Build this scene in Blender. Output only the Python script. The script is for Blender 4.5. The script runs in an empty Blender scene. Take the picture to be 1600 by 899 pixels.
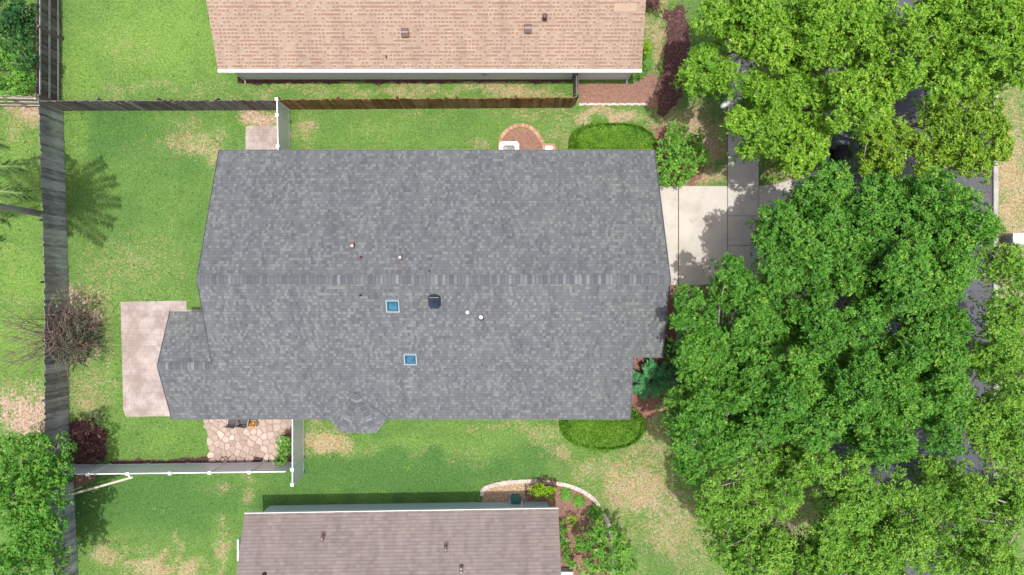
import bpy, math, random
import numpy as np
from mathutils import Vector, Matrix
random.seed(7); RNG = np.random.default_rng(7)
H = 35.0; S = H*36/24/1600            # camera height, metres per photo pixel on the ground
sc = bpy.context.scene
COL = sc.collection

def P(px, py, z=0.0):                  # photo pixel -> the point of the place at height z
    k = S*(H-z)/H
    return Vector(((px-800)*k, (449.5-py)*k, z))
def G(px, py, z=0.0):                  # ground plan: pixel -> metres on the ground, lifted to z
    return Vector(((px-800)*S, (449.5-py)*S, z))

# ------------------------------------------------------------------ objects
def tag(o, label=None, cat=None, group=None, kind=None):
    if label: o['label'] = label
    if cat: o['category'] = cat
    if group: o['group'] = group
    if kind: o['kind'] = kind
    return o
def thing(name, label, cat, loc=(0,0,0), group=None, rz=0):
    o = bpy.data.objects.new(name, None); COL.objects.link(o)
    o.location = loc; o.rotation_euler = (0,0,rz); o.empty_display_size = .2
    return tag(o, label, cat, group)
def link(name, me, mat, parent=None, world=True):
    o = bpy.data.objects.new(name, me); COL.objects.link(o)
    if mat is not None:
        for m in (mat if isinstance(mat, (list, tuple)) else [mat]): me.materials.append(m)
    if parent is not None:
        o.parent = parent
        if world:                      # vertices are in place coordinates
            o.location = tuple(-c for c in parent.location) if parent.type == 'EMPTY' else (0,0,0)
    return o
def copy_tree(o, parent=None):
    c = o.copy(); COL.objects.link(c)
    if parent is not None: c.parent = parent
    for ch in list(o.children): copy_tree(ch, c)
    return c

class MB:
    def __init__(s): s.v=[]; s.f=[]; s.uv={}; s.mi=[]; s.cur=0
    def add(s, vs, fs):
        b=len(s.v); s.v += [tuple(v) for v in vs]
        for f in fs: s.f.append([b+i for i in f]); s.mi.append(s.cur)
        return b
    def box(s, c, size, rz=0, M=None):
        x,y,z=[d/2 for d in size]; R = Matrix.Rotation(rz,3,'Z') if M is None else M
        vs=[Vector(c)+R@Vector(p) for p in ((-x,-y,-z),(x,-y,-z),(x,y,-z),(-x,y,-z),(-x,-y,z),(x,-y,z),(x,y,z),(-x,y,z))]
        s.add(vs, [(3,2,1,0),(4,5,6,7),(0,1,5,4),(1,2,6,5),(2,3,7,6),(3,0,4,7)])
    def prism(s, poly, z0, z1):
        n=len(poly); a=sum(poly[i][0]*poly[(i+1)%n][1]-poly[(i+1)%n][0]*poly[i][1] for i in range(n))
        if a<0: poly=poly[::-1]
        vs=[(p[0],p[1],z0) for p in poly]+[(p[0],p[1],z1) for p in poly]
        s.add(vs, [tuple(range(n-1,-1,-1)), tuple(range(n,2*n))]+[(i,(i+1)%n,n+(i+1)%n,n+i) for i in range(n)])
    def slab(s, poly, t, uoff=0.0):     # sloped roof slab: top face given, thickness downwards, uv in metres
        pv=[Vector(p) for p in poly]; n=len(pv)
        nn=Vector((0,0,0))
        for i in range(n): nn += pv[i].cross(pv[(i+1)%n])
        if nn.z<0: pv=pv[::-1]; nn=-nn
        nn.normalize()
        d=Vector((nn.x,nn.y,0)); d.normalize()
        v=(Vector((0,0,-1))-nn*(-nn.z)); v.normalize(); u=nn.cross(v)
        vs=pv+[p-Vector((0,0,t)) for p in pv]
        b=len(s.v)
        s.add(vs,[tuple(range(n)),tuple(range(2*n-1,n-1,-1))]+[(i,n+i,n+(i+1)%n,(i+1)%n) for i in range(n)])
        for i,p in enumerate(vs): s.uv[b+i]=(p.dot(u)+uoff, p.dot(v))
    def tube(s, pts, rad, sides=6, cap=True):
        pts=[Vector(p) for p in pts]; n=len(pts); rings=[]
        if not hasattr(rad,'__len__'): rad=[rad]*n
        prev=None
        vs=[]; fs=[]
        for i in range(n):
            t=(pts[min(i+1,n-1)]-pts[max(i-1,0)])
            if t.length<1e-9: t=Vector((0,0,1))
            t.normalize()
            a=prev if prev is not None else (Vector((1,0,0)) if abs(t.x)<.8 else Vector((0,1,0)))
            a=(a-t*a.dot(t)); a.normalize(); prev=a; b=t.cross(a)
            for k in range(sides):
                an=2*math.pi*k/sides
                vs.append(pts[i]+(a*math.cos(an)+b*math.sin(an))*rad[i])
        for i in range(n-1):
            for k in range(sides):
                k2=(k+1)%sides
                fs.append((i*sides+k,i*sides+k2,(i+1)*sides+k2,(i+1)*sides+k))
        if cap: fs += [tuple(range(sides-1,-1,-1)), tuple((n-1)*sides+k for k in range(sides))]
        s.add(vs,fs)
    def lathe(s, c, prof, seg=24):
        vs=[]; fs=[]; m=len(prof)
        for k in range(seg):
            a=2*math.pi*k/seg
            for r,z in prof: vs.append((c[0]+r*math.cos(a),c[1]+r*math.sin(a),c[2]+z))
        for k in range(seg):
            k2=(k+1)%seg
            for j in range(m-1): fs.append((k*m+j,k2*m+j,k2*m+j+1,k*m+j+1))
        s.add(vs,fs)
    def build(s, name, mat, parent=None, smooth=False, bevel=0, world=True):
        me=bpy.data.meshes.new(name); me.from_pydata(s.v,[],s.f)
        if s.uv:
            l=me.uv_layers.new(name='UVMap')
            for lp in me.loops: l.data[lp.index].uv=s.uv.get(lp.vertex_index,(0,0))
        if any(s.mi): me.polygons.foreach_set('material_index', s.mi)
        if smooth: me.polygons.foreach_set('use_smooth',[True]*len(me.polygons))
        me.update()
        o=link(name,me,mat,parent,world)
        if bevel:
            b=o.modifiers.new('bevel','BEVEL'); b.width=bevel; b.segments=2; b.limit_method='ANGLE'
        return o

def npmesh(name, V, F, mat, parent=None, attrs=None, smooth=False):
    me=bpy.data.meshes.new(name); nv=len(V); nf,k=F.shape
    me.vertices.add(nv); me.vertices.foreach_set('co', np.ascontiguousarray(V,np.float32).ravel())
    me.loops.add(nf*k); me.loops.foreach_set('vertex_index', np.ascontiguousarray(F,np.int32).ravel())
    me.polygons.add(nf); me.polygons.foreach_set('loop_start', np.arange(0,nf*k,k,dtype=np.int32))
    for an,(typ,dat) in (attrs or {}).items():
        a=me.attributes.new(an,typ,'POINT')
        a.data.foreach_set('value' if typ=='FLOAT' else 'color', np.ascontiguousarray(dat,np.float32).ravel())
    me.update(calc_edges=True); me.validate()
    if smooth: me.polygons.foreach_set('use_smooth',[True]*nf)
    return link(name,me,mat,parent)

# ------------------------------------------------------------------ node helper
class M:
    def __init__(s,name):
        s.m=bpy.data.materials.new(name); s.m.use_nodes=True; s.nt=s.m.node_tree; s.nt.nodes.clear()
        s.o=s.nt.nodes.new('ShaderNodeOutputMaterial')
    def n(s,t): return s.nt.nodes.new(t)
    def put(s,sock,v):
        if v is None: return
        if isinstance(v,bpy.types.NodeSocket): s.nt.links.new(v,sock)
        elif isinstance(v,(tuple,list)) and sock.type=='RGBA' and len(v)==3: sock.default_value=(*v,1)
        else: sock.default_value=v
    def obj(s): return s.n('ShaderNodeTexCoord').outputs['Object']
    def uv(s): return s.n('ShaderNodeTexCoord').outputs['UV']
    def pos(s): return s.n('ShaderNodeNewGeometry').outputs['Position']
    def rand(s): return s.n('ShaderNodeNewGeometry').outputs['Random Per Island']
    def attr(s,name,out='Fac'):
        a=s.n('ShaderNodeAttribute'); a.attribute_name=name; return a.outputs[out]
    def math(s,op,a,b=None,c=None,clamp=False):
        x=s.n('ShaderNodeMath'); x.operation=op; x.use_clamp=clamp
        s.put(x.inputs[0],a); s.put(x.inputs[1],b)
        if c is not None: s.put(x.inputs[2],c)
        return x.outputs[0]
    def step(s,v,lo,hi):
        x=s.n('ShaderNodeMapRange'); x.interpolation_type='SMOOTHSTEP'
        s.put(x.inputs['Value'],v); s.put(x.inputs['From Min'],lo); s.put(x.inputs['From Max'],hi)
        return x.outputs['Result']
    def scale(s,v,sx,sy,sz):
        x=s.n('ShaderNodeVectorMath'); x.operation='MULTIPLY'; s.put(x.inputs[0],v); x.inputs[1].default_value=(sx,sy,sz); return x.outputs[0]
    def sep(s,v):
        x=s.n('ShaderNodeSeparateXYZ'); s.put(x.inputs[0],v); return x.outputs
    def sepc(s,v):
        x=s.n('ShaderNodeSeparateColor'); s.put(x.inputs[0],v); return x.outputs
    def comb(s,a,b,c=0.0):
        x=s.n('ShaderNodeCombineXYZ'); s.put(x.inputs[0],a); s.put(x.inputs[1],b); s.put(x.inputs[2],c); return x.outputs[0]
    def white(s,v):
        x=s.n('ShaderNodeTexWhiteNoise'); x.noise_dimensions='3D'; s.put(x.inputs['Vector'],v); return x.outputs['Value']
    def noise(s,v,scale,detail=3,rough=.6):
        x=s.n('ShaderNodeTexNoise'); s.put(x.inputs['Vector'],v); x.inputs['Scale'].default_value=scale
        x.inputs['Detail'].default_value=detail; x.inputs['Roughness'].default_value=rough; return x.outputs['Fac']
    def voro(s,v,scale,feat='F1',out='Distance'):
        x=s.n('ShaderNodeTexVoronoi'); x.feature=feat; s.put(x.inputs['Vector'],v); x.inputs['Scale'].default_value=scale; return x.outputs[out]
    def ramp(s,f,stops,interp='LINEAR'):
        x=s.n('ShaderNodeValToRGB'); s.put(x.inputs[0],f); e=x.color_ramp; e.interpolation=interp
        while len(e.elements)<len(stops): e.elements.new(.5)
        for el,(p,c) in zip(e.elements,stops): el.position=p; el.color=(*c,1)
        return x.outputs[0]
    def mix(s,f,a,b,blend='MIX'):
        x=s.n('ShaderNodeMix'); x.data_type='RGBA'; x.blend_type=blend
        s.put(x.inputs[0],f); s.put(x.inputs[6],a); s.put(x.inputs[7],b); return x.outputs[2]
    def bump(s,h,strength=.5,dist=.02):
        x=s.n('ShaderNodeBump'); s.put(x.inputs['Height'],h); x.inputs['Strength'].default_value=strength; x.inputs['Distance'].default_value=dist; return x.outputs[0]
    def out(s,col,rough=.8,spec=.3,normal=None,metal=0.0,transl=0.0,tcol=None):
        b=s.n('ShaderNodeBsdfPrincipled'); s.put(b.inputs['Base Color'],col); s.put(b.inputs['Roughness'],rough)
        s.put(b.inputs['Specular IOR Level'],spec); s.put(b.inputs['Metallic'],metal)
        if normal is not None: s.put(b.inputs['Normal'],normal)
        sh=b.outputs[0]
        if transl:
            t=s.n('ShaderNodeBsdfTranslucent'); s.put(t.inputs[0],tcol if tcol is not None else col)
            mx=s.n('ShaderNodeMixShader'); mx.inputs[0].default_value=transl
            s.nt.links.new(sh,mx.inputs[1]); s.nt.links.new(t.outputs[0],mx.inputs[2]); sh=mx.outputs[0]
        s.nt.links.new(sh,s.o.inputs[0]); return s.m

def plain(name,col,rough=.6,spec=.3,metal=0.0,var=.12,scale=6.0):
    m=M(name); v=m.obj(); f=m.noise(v,scale,4,.65)
    lo=tuple(c*(1-var) for c in col); hi=tuple(min(1,c*(1+var)) for c in col)
    f2=m.noise(v,scale*9,2,.6)
    c=m.mix(.4,m.ramp(f,[(.3,lo),(.7,hi)]),m.ramp(f2,[(.3,lo),(.7,hi)]))
    return m.out(c,rough,spec,metal=metal)

def shingles(name,base,mid,light,course=.16,w=.24,edge=.55,light_at=.72,tint=None,edgew=.16,dash=None,c2mix=.42):
    m=M(name); uv=m.uv(); o=m.sep(uv)
    vr=m.math('DIVIDE',o[1],course); row=m.math('FLOOR',vr); fr=m.math('SUBTRACT',vr,row)
    off=m.white(m.comb(row,3.3,1.7))
    ua=m.math('ADD',m.math('DIVIDE',o[0],w),m.math('MULTIPLY',off,17.0)); ca=m.math('FLOOR',ua); fa=m.math('SUBTRACT',ua,ca)
    ub=m.math('ADD',m.math('DIVIDE',o[0],w*2.3),m.math('MULTIPLY',off,31.0)); cb=m.math('FLOOR',ub)
    ra=m.white(m.comb(ca,row,.5)); rb=m.white(m.comb(cb,row,9.5))
    c1=m.ramp(ra,[(0,base),(.3,mid),(light_at-.12,mid),(min(.98,light_at+.2),light),(1,light)])
    c2=m.ramp(rb,[(0,base),(.6,mid),(1,tuple((a+b)/2 for a,b in zip(mid,light)))])
    c=m.mix(c2mix,c1,c2)
    big=m.noise(uv,.55,4,.6)
    if tint: c=m.mix(m.step(big,.38,.64),c,m.mix(1.0,c,tint,'MULTIPLY'))
    gran=m.noise(uv,60,2,.7)
    c=m.mix(.35,c,m.mix(1.0,c,m.ramp(gran,[(.3,(.6,.6,.6)),(.7,(1.35,1.35,1.35))]),'MULTIPLY'))
    if dash:                            # printed dark bands and tabs of a laminated shingle
        half=m.step(fr,.42,.5); tab=m.math('GREATER_THAN',ra,.42); strip=m.math('GREATER_THAN',rb,.78)
        lap=m.step(m.math('ABSOLUTE',m.math('SUBTRACT',fa,.5)),.40,.33)
        d=m.math('MULTIPLY',half,m.math('MAXIMUM',m.math('MULTIPLY',tab,lap),m.math('MULTIPLY',strip,.9)))
        c=m.mix(m.math('MULTIPLY',d,.85),c,dash)
    st=m.noise(m.scale(uv,1.3,.16,1),1.0,4,.65); c=m.mix(1.0,c,m.ramp(st,[(.32,(.86,.86,.87)),(.5,(1,1,1)),(.68,(1.1,1.09,1.07))]),'MULTIPLY')
    ed=m.math('SUBTRACT',1.0,m.step(fr,0.0,edgew))  # shadow lines between courses, painted as a dark band in the colour
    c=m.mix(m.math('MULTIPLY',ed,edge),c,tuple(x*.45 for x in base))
    hgt=m.math('ADD',m.math('MULTIPLY',fr,-1.0),m.math('MULTIPLY',ra,.6))
    return m.out(c,.92,.12,m.bump(hgt,.5,.012))
# ------------------------------------------------------------------ materials
MT={}
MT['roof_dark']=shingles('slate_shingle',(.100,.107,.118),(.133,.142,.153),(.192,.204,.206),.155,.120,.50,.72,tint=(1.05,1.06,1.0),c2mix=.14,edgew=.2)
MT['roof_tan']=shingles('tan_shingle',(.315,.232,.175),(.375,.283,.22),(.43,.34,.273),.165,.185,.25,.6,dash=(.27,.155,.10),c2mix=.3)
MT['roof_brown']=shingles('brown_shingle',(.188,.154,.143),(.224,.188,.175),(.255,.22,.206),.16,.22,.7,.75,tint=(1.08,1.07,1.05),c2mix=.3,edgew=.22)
def caps():
    m=M('cap_shingle'); r=m.rand(); v=m.obj()
    c=m.ramp(r,[(0,(.10,.106,.118)),(.5,(.13,.138,.15)),(.8,(.145,.153,.163)),(1,(.215,.226,.226))])
    g=m.noise(v,40,2,.7); c=m.mix(.3,c,m.mix(1.0,c,m.ramp(g,[(.3,(.6,.6,.6)),(.7,(1.3,1.3,1.3))]),'MULTIPLY'))
    return m.out(c,.92,.12)
MT['cap']=caps()
MT['white']=plain('white_paint',(.78,.78,.77),.45,.4,var=.04)
MT['vinyl']=plain('white_vinyl',(.74,.76,.75),.35,.5,var=.04,scale=3)
MT['stucco']=plain('pale_stucco',(.76,.77,.75),.9,.15,var=.07,scale=8)
MT['stucco_blue']=plain('pale_blue_stucco',(.52,.60,.64),.9,.15,var=.06,scale=8)
MT['soffit']=plain('soffit',(.6,.6,.58),.7,.2,var=.05)
MT['metal_dark']=plain('dark_metal',(.03,.03,.033),.45,.5,metal=.3,var=.2)
MT['lead']=plain('brown_flashing',(.13,.07,.06),.5,.4,var=.3,scale=12)
MT['pale_metal']=plain('pale_metal',(.24,.20,.20),.4,.5,metal=.4,var=.15)
MT['grey_metal']=plain('grey_metal',(.36,.40,.40),.45,.5,metal=.2,var=.12)
MT['black_plastic']=plain('black_plastic',(.010,.010,.012),.5,.4,var=.3,scale=10)
MT['dark_plastic']=plain('dark_grey_plastic',(.04,.042,.05),.45,.4,var=.3,scale=10)
MT['rubber']=plain('rubber',(.02,.02,.02),.9,.2)
MT['teal']=plain('teal_enamel',(.035,.13,.115),.5,.4,var=.15)
MT['terracotta']=plain('orange_brown',(.5,.22,.06),.8,.2,var=.5,scale=14)
MT['hose']=plain('reddish_hose',(.32,.20,.15),.5,.4)
MT['mortar']=plain('sand_joint',(.33,.25,.205),.95,.1,var=.25,scale=20)

def glass():
    m=M('skylight_pane'); v=m.obj(); f=m.noise(v,3.5,4,.6)
    return m.out(m.ramp(f,[(.35,(.025,.11,.17)),(.6,(.05,.18,.27)),(.75,(.14,.30,.40))]),.12,.6)
MT['glass']=glass()
def dglass():
    m=M('dark_pane'); v=m.obj(); f=m.noise(v,2,3,.6); return m.out(m.ramp(f,[(.3,(.012,.02,.035)),(.7,(.03,.045,.075))]),.12,.6)
MT['dglass']=dglass()

def wood(name,cols,streak=1.0,stain=None,dark_top=False):
    m=M(name); v=m.obj(); r=m.rand()
    sv=m.scale(v,9,9,.9*streak); f=m.noise(sv,2.2,5,.7)
    c=m.ramp(m.math('ADD',m.math('MULTIPLY',f,.75),m.math('MULTIPLY',r,.28)),[(.25,cols[0]),(.5,cols[1]),(.78,cols[2])])
    if stain:
        g=m.noise(v,.5,3,.6); c=m.mix(m.step(g,.42,.62),c,m.mix(1.0,c,stain,'MULTIPLY'))
    if dark_top:                          # boards get darker towards their upper ends
        z=m.sep(v)[2]; g2=m.noise(m.scale(v,2.5,2.5,.6),1.6,4,.7)
        c=m.mix(m.step(m.math('ADD',z,m.math('MULTIPLY',m.math('SUBTRACT',g2,.5),2.6)),.55,1.35),c,m.mix(1.0,c,(.70,.67,.66),'MULTIPLY'))
    return m.out(c,.85,.2,m.bump(f,.4,.01))
MT['wood_grey']=wood('weathered_wood',((.12,.112,.11),(.44,.43,.42),(.76,.77,.75)),1.0,(.82,.79,.79),dark_top=True)
MT['wood_dark']=wood('aged_dark_wood',((.055,.044,.042),(.165,.14,.132),(.37,.33,.31)),1.0,(.8,.75,.75))
MT['wood_gold']=wood('golden_wood',((.07,.035,.018),(.215,.125,.055),(.38,.25,.12)),1.0,(.75,.6,.5))
MT['wood_pale']=wood('pale_wood',((.3,.24,.17),(.48,.42,.33),(.62,.57,.48)))

def concrete(name,a,b,c,sc=.8,stain=.35):
    m=M(name); v=m.obj(); f=m.noise(v,sc,6,.65); g=m.noise(v,45,2,.7)
    col=m.ramp(f,[(.3,a),(.5,b),(.7,c)])
    col=m.mix(stain,col,m.mix(1.0,col,m.ramp(g,[(.3,(.72,.72,.72)),(.7,(1.2,1.2,1.2))]),'MULTIPLY'))
    b1=m.noise(v,.7,6,.75); col=m.mix(m.step(b1,.52,.70),col,m.mix(1.0,col,(.80,.79,.78),'MULTIPLY'))
    b2=m.noise(v,2.3,5,.7); col=m.mix(m.step(b2,.60,.72),col,m.mix(1.0,col,(.82,.81,.80),'MULTIPLY'))
    return m.out(col,.9,.2,m.bump(g,.2,.006))
MT['concrete']=concrete('driveway_concrete',(.46,.42,.375),(.55,.51,.46),(.60,.56,.51))
MT['kerb']=concrete('kerb_concrete',(.30,.285,.26),(.39,.375,.35),(.45,.43,.40),1.5)
MT['joint']=plain('dark_joint',(.09,.08,.075),.95,.1)
def asphalt():
    m=M('asphalt'); v=m.obj(); f=m.noise(v,.35,5,.6); g=m.noise(v,60,2,.7); w=m.voro(v,38)
    c=m.ramp(f,[(.3,(.075,.078,.092)),(.55,(.098,.102,.118)),(.75,(.125,.13,.145))])
    c=m.mix(.5,c,m.mix(1.0,c,m.ramp(g,[(.3,(.5,.5,.5)),(.7,(1.5,1.5,1.5))]),'MULTIPLY'))
    return m.out(c,.85,.25,m.bump(w,.3,.006))
MT['asphalt']=asphalt()
def pavers():
    m=M('pink_pavers'); v=m.obj(); b=m.n('ShaderNodeTexBrick'); m.put(b.inputs['Vector'],v)
    b.offset=.5; b.inputs['Scale'].default_value=1; b.inputs['Brick Width'].default_value=.30; b.inputs['Row Height'].default_value=.30
    b.inputs['Mortar Size'].default_value=.008
    m.put(b.inputs['Color1'],(.38,.325,.30)); m.put(b.inputs['Color2'],(.445,.385,.355)); m.put(b.inputs['Mortar'],(.32,.27,.25))
    f=m.noise(v,.9,5,.65); g=m.noise(v,22,3,.7)
    c=m.mix(m.step(f,.40,.60),b.outputs[0],m.mix(1.0,b.outputs[0],(.76,.72,.70),'MULTIPLY'))
    c=m.mix(.4,c,m.mix(1.0,c,m.ramp(g,[(.3,(.75,.74,.74)),(.7,(1.2,1.2,1.2))]),'MULTIPLY'))
    return m.out(c,.9,.15,m.bump(b.outputs[1],-.3,.01))
MT['pavers']=pavers()
def island(name,stops,rough=.85,spec=.2,gscale=12,tr=0.0,gain=.4):
    m=M(name); r=m.rand(); v=m.obj(); g=m.noise(v,gscale,3,.65)
    c=m.ramp(r,stops); c=m.mix(gain,c,m.mix(1.0,c,m.ramp(g,[(.3,(.6,.58,.56)),(.7,(1.3,1.3,1.3))]),'MULTIPLY'))
    return m.out(c,rough,spec,transl=tr)
MT['flag']=island('flagstone',[(0,(.33,.245,.205)),(.35,(.39,.305,.26)),(.75,(.46,.37,.315)),(1,(.56,.46,.38))])
MT['brick']=island('edging_brick',[(0,(.48,.42,.38)),(.5,(.60,.53,.48)),(1,(.70,.64,.58))])
MT['brick_red']=island('red_edging_brick',[(0,(.36,.19,.12)),(.5,(.46,.27,.18)),(1,(.54,.35,.25))])
MT['mulch_red']=island('red_brown_mulch',[(0,(.11,.066,.052)),(.4,(.225,.145,.115)),(.75,(.34,.235,.185)),(1,(.48,.37,.30))],.95,.1)
MT['mulch_dark']=island('dark_mulch',[(0,(.035,.014,.014)),(.5,(.13,.05,.047)),(.85,(.21,.10,.09)),(1,(.36,.28,.26))],.95,.1)
MT['mulch_pale']=island('pale_chip_mulch',[(0,(.2,.11,.06)),(.4,(.46,.31,.19)),(.75,(.62,.46,.31)),(1,(.74,.62,.47))],.95,.1)
MT['litter']=island('fallen_leaf',[(0,(.09,.05,.035)),(.6,(.19,.115,.08)),(1,(.34,.24,.16))],.9,.1)
MT['bark']=island('pale_bark',[(0,(.24,.21,.18)),(1,(.42,.38,.34))],.9,.15,9)
MT['bark_dark']=island('brown_bark',[(0,(.115,.085,.070)),(1,(.245,.19,.155))],.9,.15,9)

def lawn(name,blade):
    m=M(name); v=m.obj(); a=m.sepc(m.attr('lawn','Color')); al=m.attr('lawn','Alpha')
    dry,lush,bare,bright=a[0],a[1],a[2],al
    n1=m.noise(v,1.1,5,.65); n2=m.noise(v,7,4,.7); n3=m.noise(v,30,3,.75)
    n4=m.noise(v,2.6,4,.7); n5=m.noise(v,13,3,.75)
    br=m.math('ADD',m.math('ADD',m.math('MULTIPLY',m.math('SUBTRACT',n2,.5),1.5),m.math('MULTIPLY',m.math('SUBTRACT',n4,.5),2.1)),m.math('ADD',m.math('MULTIPLY',m.math('SUBTRACT',n3,.5),1.9),m.math('MULTIPLY',m.math('SUBTRACT',n5,.5),1.6)))
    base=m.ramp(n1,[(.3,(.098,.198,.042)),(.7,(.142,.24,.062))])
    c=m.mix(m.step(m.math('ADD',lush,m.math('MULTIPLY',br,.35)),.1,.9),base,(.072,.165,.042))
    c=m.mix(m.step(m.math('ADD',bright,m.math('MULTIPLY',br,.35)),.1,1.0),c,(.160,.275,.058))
    straw=m.ramp(n1,[(.30,(.29,.195,.12)),(.42,(.385,.29,.165)),(.6,(.375,.305,.19))])
    straw=m.mix(m.step(n4,.52,.66),straw,(.28,.20,.125))
    c=m.mix(m.step(m.math('ADD',dry,m.math('MULTIPLY',br,.66)),.28,1.02),c,straw)
    soil=m.ramp(n2,[(.3,(.28,.18,.125)),(.55,(.42,.31,.235)),(.75,(.5,.40,.31))])
    if not blade: c=m.mix(m.step(m.math('ADD',bare,m.math('MULTIPLY',br,.5)),.3,.75),c,soil)
    g=m.ramp(m.math('ADD',m.math('MULTIPLY',n3,.25),m.math('ADD',m.math('MULTIPLY',n5,.5),m.math('MULTIPLY',n2,.25))),[(.34,(.36,.42,.34)),(.5,(1.,1.,1.)),(.66,(1.7,1.6,1.6))])
    c=m.mix(.85,c,m.mix(1.0,c,g,'MULTIPLY'))
    if blade:
        r=m.rand(); c=m.mix(1.0,c,m.ramp(r,[(0,(.6,.62,.6)),(.6,(1.15,1.12,1.0)),(1,(1.7,1.55,1.25))]),'MULTIPLY')
        return m.out(c,.7,.2,transl=.3)
    return m.out(c,.95,.1,m.bump(m.math('ADD',n3,n2),.6,.03))
MT['lawn']=lawn('lawn',False); MT['blade']=lawn('grass_blade',True)

def leafmat(name,dark,mid,light,young,rough=.5,spec=.24,tr=.24,young_at=.9):
    m=M(name); r=m.rand(); va=m.attr('var'); v=m.obj()
    c=m.ramp(m.math('ADD',m.math('MULTIPLY',r,.45),m.math('MULTIPLY',va,.55)),[(.12,dark),(.45,mid),(.75,light),(young_at,young)])
    tc=m.mix(1.0,c,(1.25,1.35,.6),'MULTIPLY')
    return m.out(c,rough,spec,transl=tr,tcol=tc)
MT['leaf_a']=leafmat('fresh_leaf',(.075,.19,.016),(.155,.335,.026),(.255,.46,.042),(.38,.53,.06))
MT['leaf_y']=leafmat('yellow_green_leaf',(.085,.18,.016),(.165,.315,.026),(.265,.43,.040),(.42,.49,.055))
MT['leaf_d']=leafmat('deep_green_leaf',(.038,.145,.018),(.082,.252,.028),(.152,.355,.044),(.33,.48,.055),young_at=.96)
MT['leaf_s']=leafmat('sparse_leaf',(.070,.195,.022),(.138,.325,.034),(.235,.44,.055),(.38,.54,.075))
MT['leaf_hedge']=leafmat('hedge_leaf',(.04,.13,.012),(.095,.24,.018),(.175,.35,.028),(.38,.37,.08),tr=.2,young_at=.97)
MT['leaf_bright']=leafmat('lime_leaf',(.12,.26,.012),(.22,.42,.018),(.32,.52,.022),(.45,.6,.04))
MT['leaf_blue']=leafmat('blue_green_leaf',(.025,.13,.05),(.055,.25,.09),(.12,.38,.14),(.22,.48,.15))
MT['leaf_mid']=leafmat('mid_green_leaf',(.06,.18,.025),(.12,.32,.04),(.21,.45,.06),(.36,.55,.09))
MT['leaf_dark']=leafmat('dark_green_leaf',(.018,.08,.028),(.04,.14,.04),(.08,.21,.05),(.14,.28,.06))  # dark green leaves of the corner tree and the low shrub
MT['leaf_wine']=leafmat('burgundy_leaf',(.05,.015,.018),(.12,.04,.043),(.21,.085,.08),(.36,.24,.2),tr=.15)
MT['leaf_grey']=leafmat('dusty_leaf',(.05,.08,.04),(.10,.15,.07),(.19,.23,.13),(.3,.28,.2),tr=.2)
MT['frond']=leafmat('palm_leaflet',(.035,.10,.022),(.075,.16,.04),(.17,.25,.09),(.34,.38,.2),tr=.2)

# ------------------------------------------------------------------ foliage
def unit(a): return a/np.maximum(np.linalg.norm(a,axis=-1,keepdims=True),1e-9)
def leafquads(B,D,Nn,L,W,droop=.15):
    D=unit(D); Sd=unit(np.cross(D,Nn)); U=unit(np.cross(Sd,D))
    L=L[:,None]; W=W[:,None]
    m=B+D*L*.45+U*W*.12; t=B+D*L-U*L*droop
    V=np.stack([B,m+Sd*W*.5-U*W*.12,t,m-Sd*W*.5-U*W*.12],1).reshape(-1,3)
    F=np.arange(len(B)*4).reshape(-1,4); return V,F
def rosettes(T,Nn,k,L,W,var,spread=(.15,.75)):
    n=len(T); T=np.repeat(T,k,0); Nn=unit(np.repeat(Nn,k,0)); va=np.repeat(var,k)
    R=RNG.normal(size=(n*k,3)); tg=unit(R-Nn*np.sum(R*Nn,1,keepdims=True))
    e=RNG.uniform(*spread,n*k)[:,None]
    D=unit(tg+Nn*e)
    l=L*RNG.uniform(.65,1.25,n*k); w=W*RNG.uniform(.75,1.2,n*k)
    V,F=leafquads(T+RNG.normal(0,.03,(n*k,3)),D,Nn+RNG.normal(0,.35,(n*k,3)),l,w)
    return V,F,np.repeat(va+RNG.uniform(-.12,.12,n*k),4)
def sph(n,zmin=-.35):
    z=RNG.uniform(zmin,1,n); a=RNG.uniform(0,2*np.pi,n); r=np.sqrt(1-z*z)
    return np.stack([r*np.cos(a),r*np.sin(a),z],1)
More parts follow.
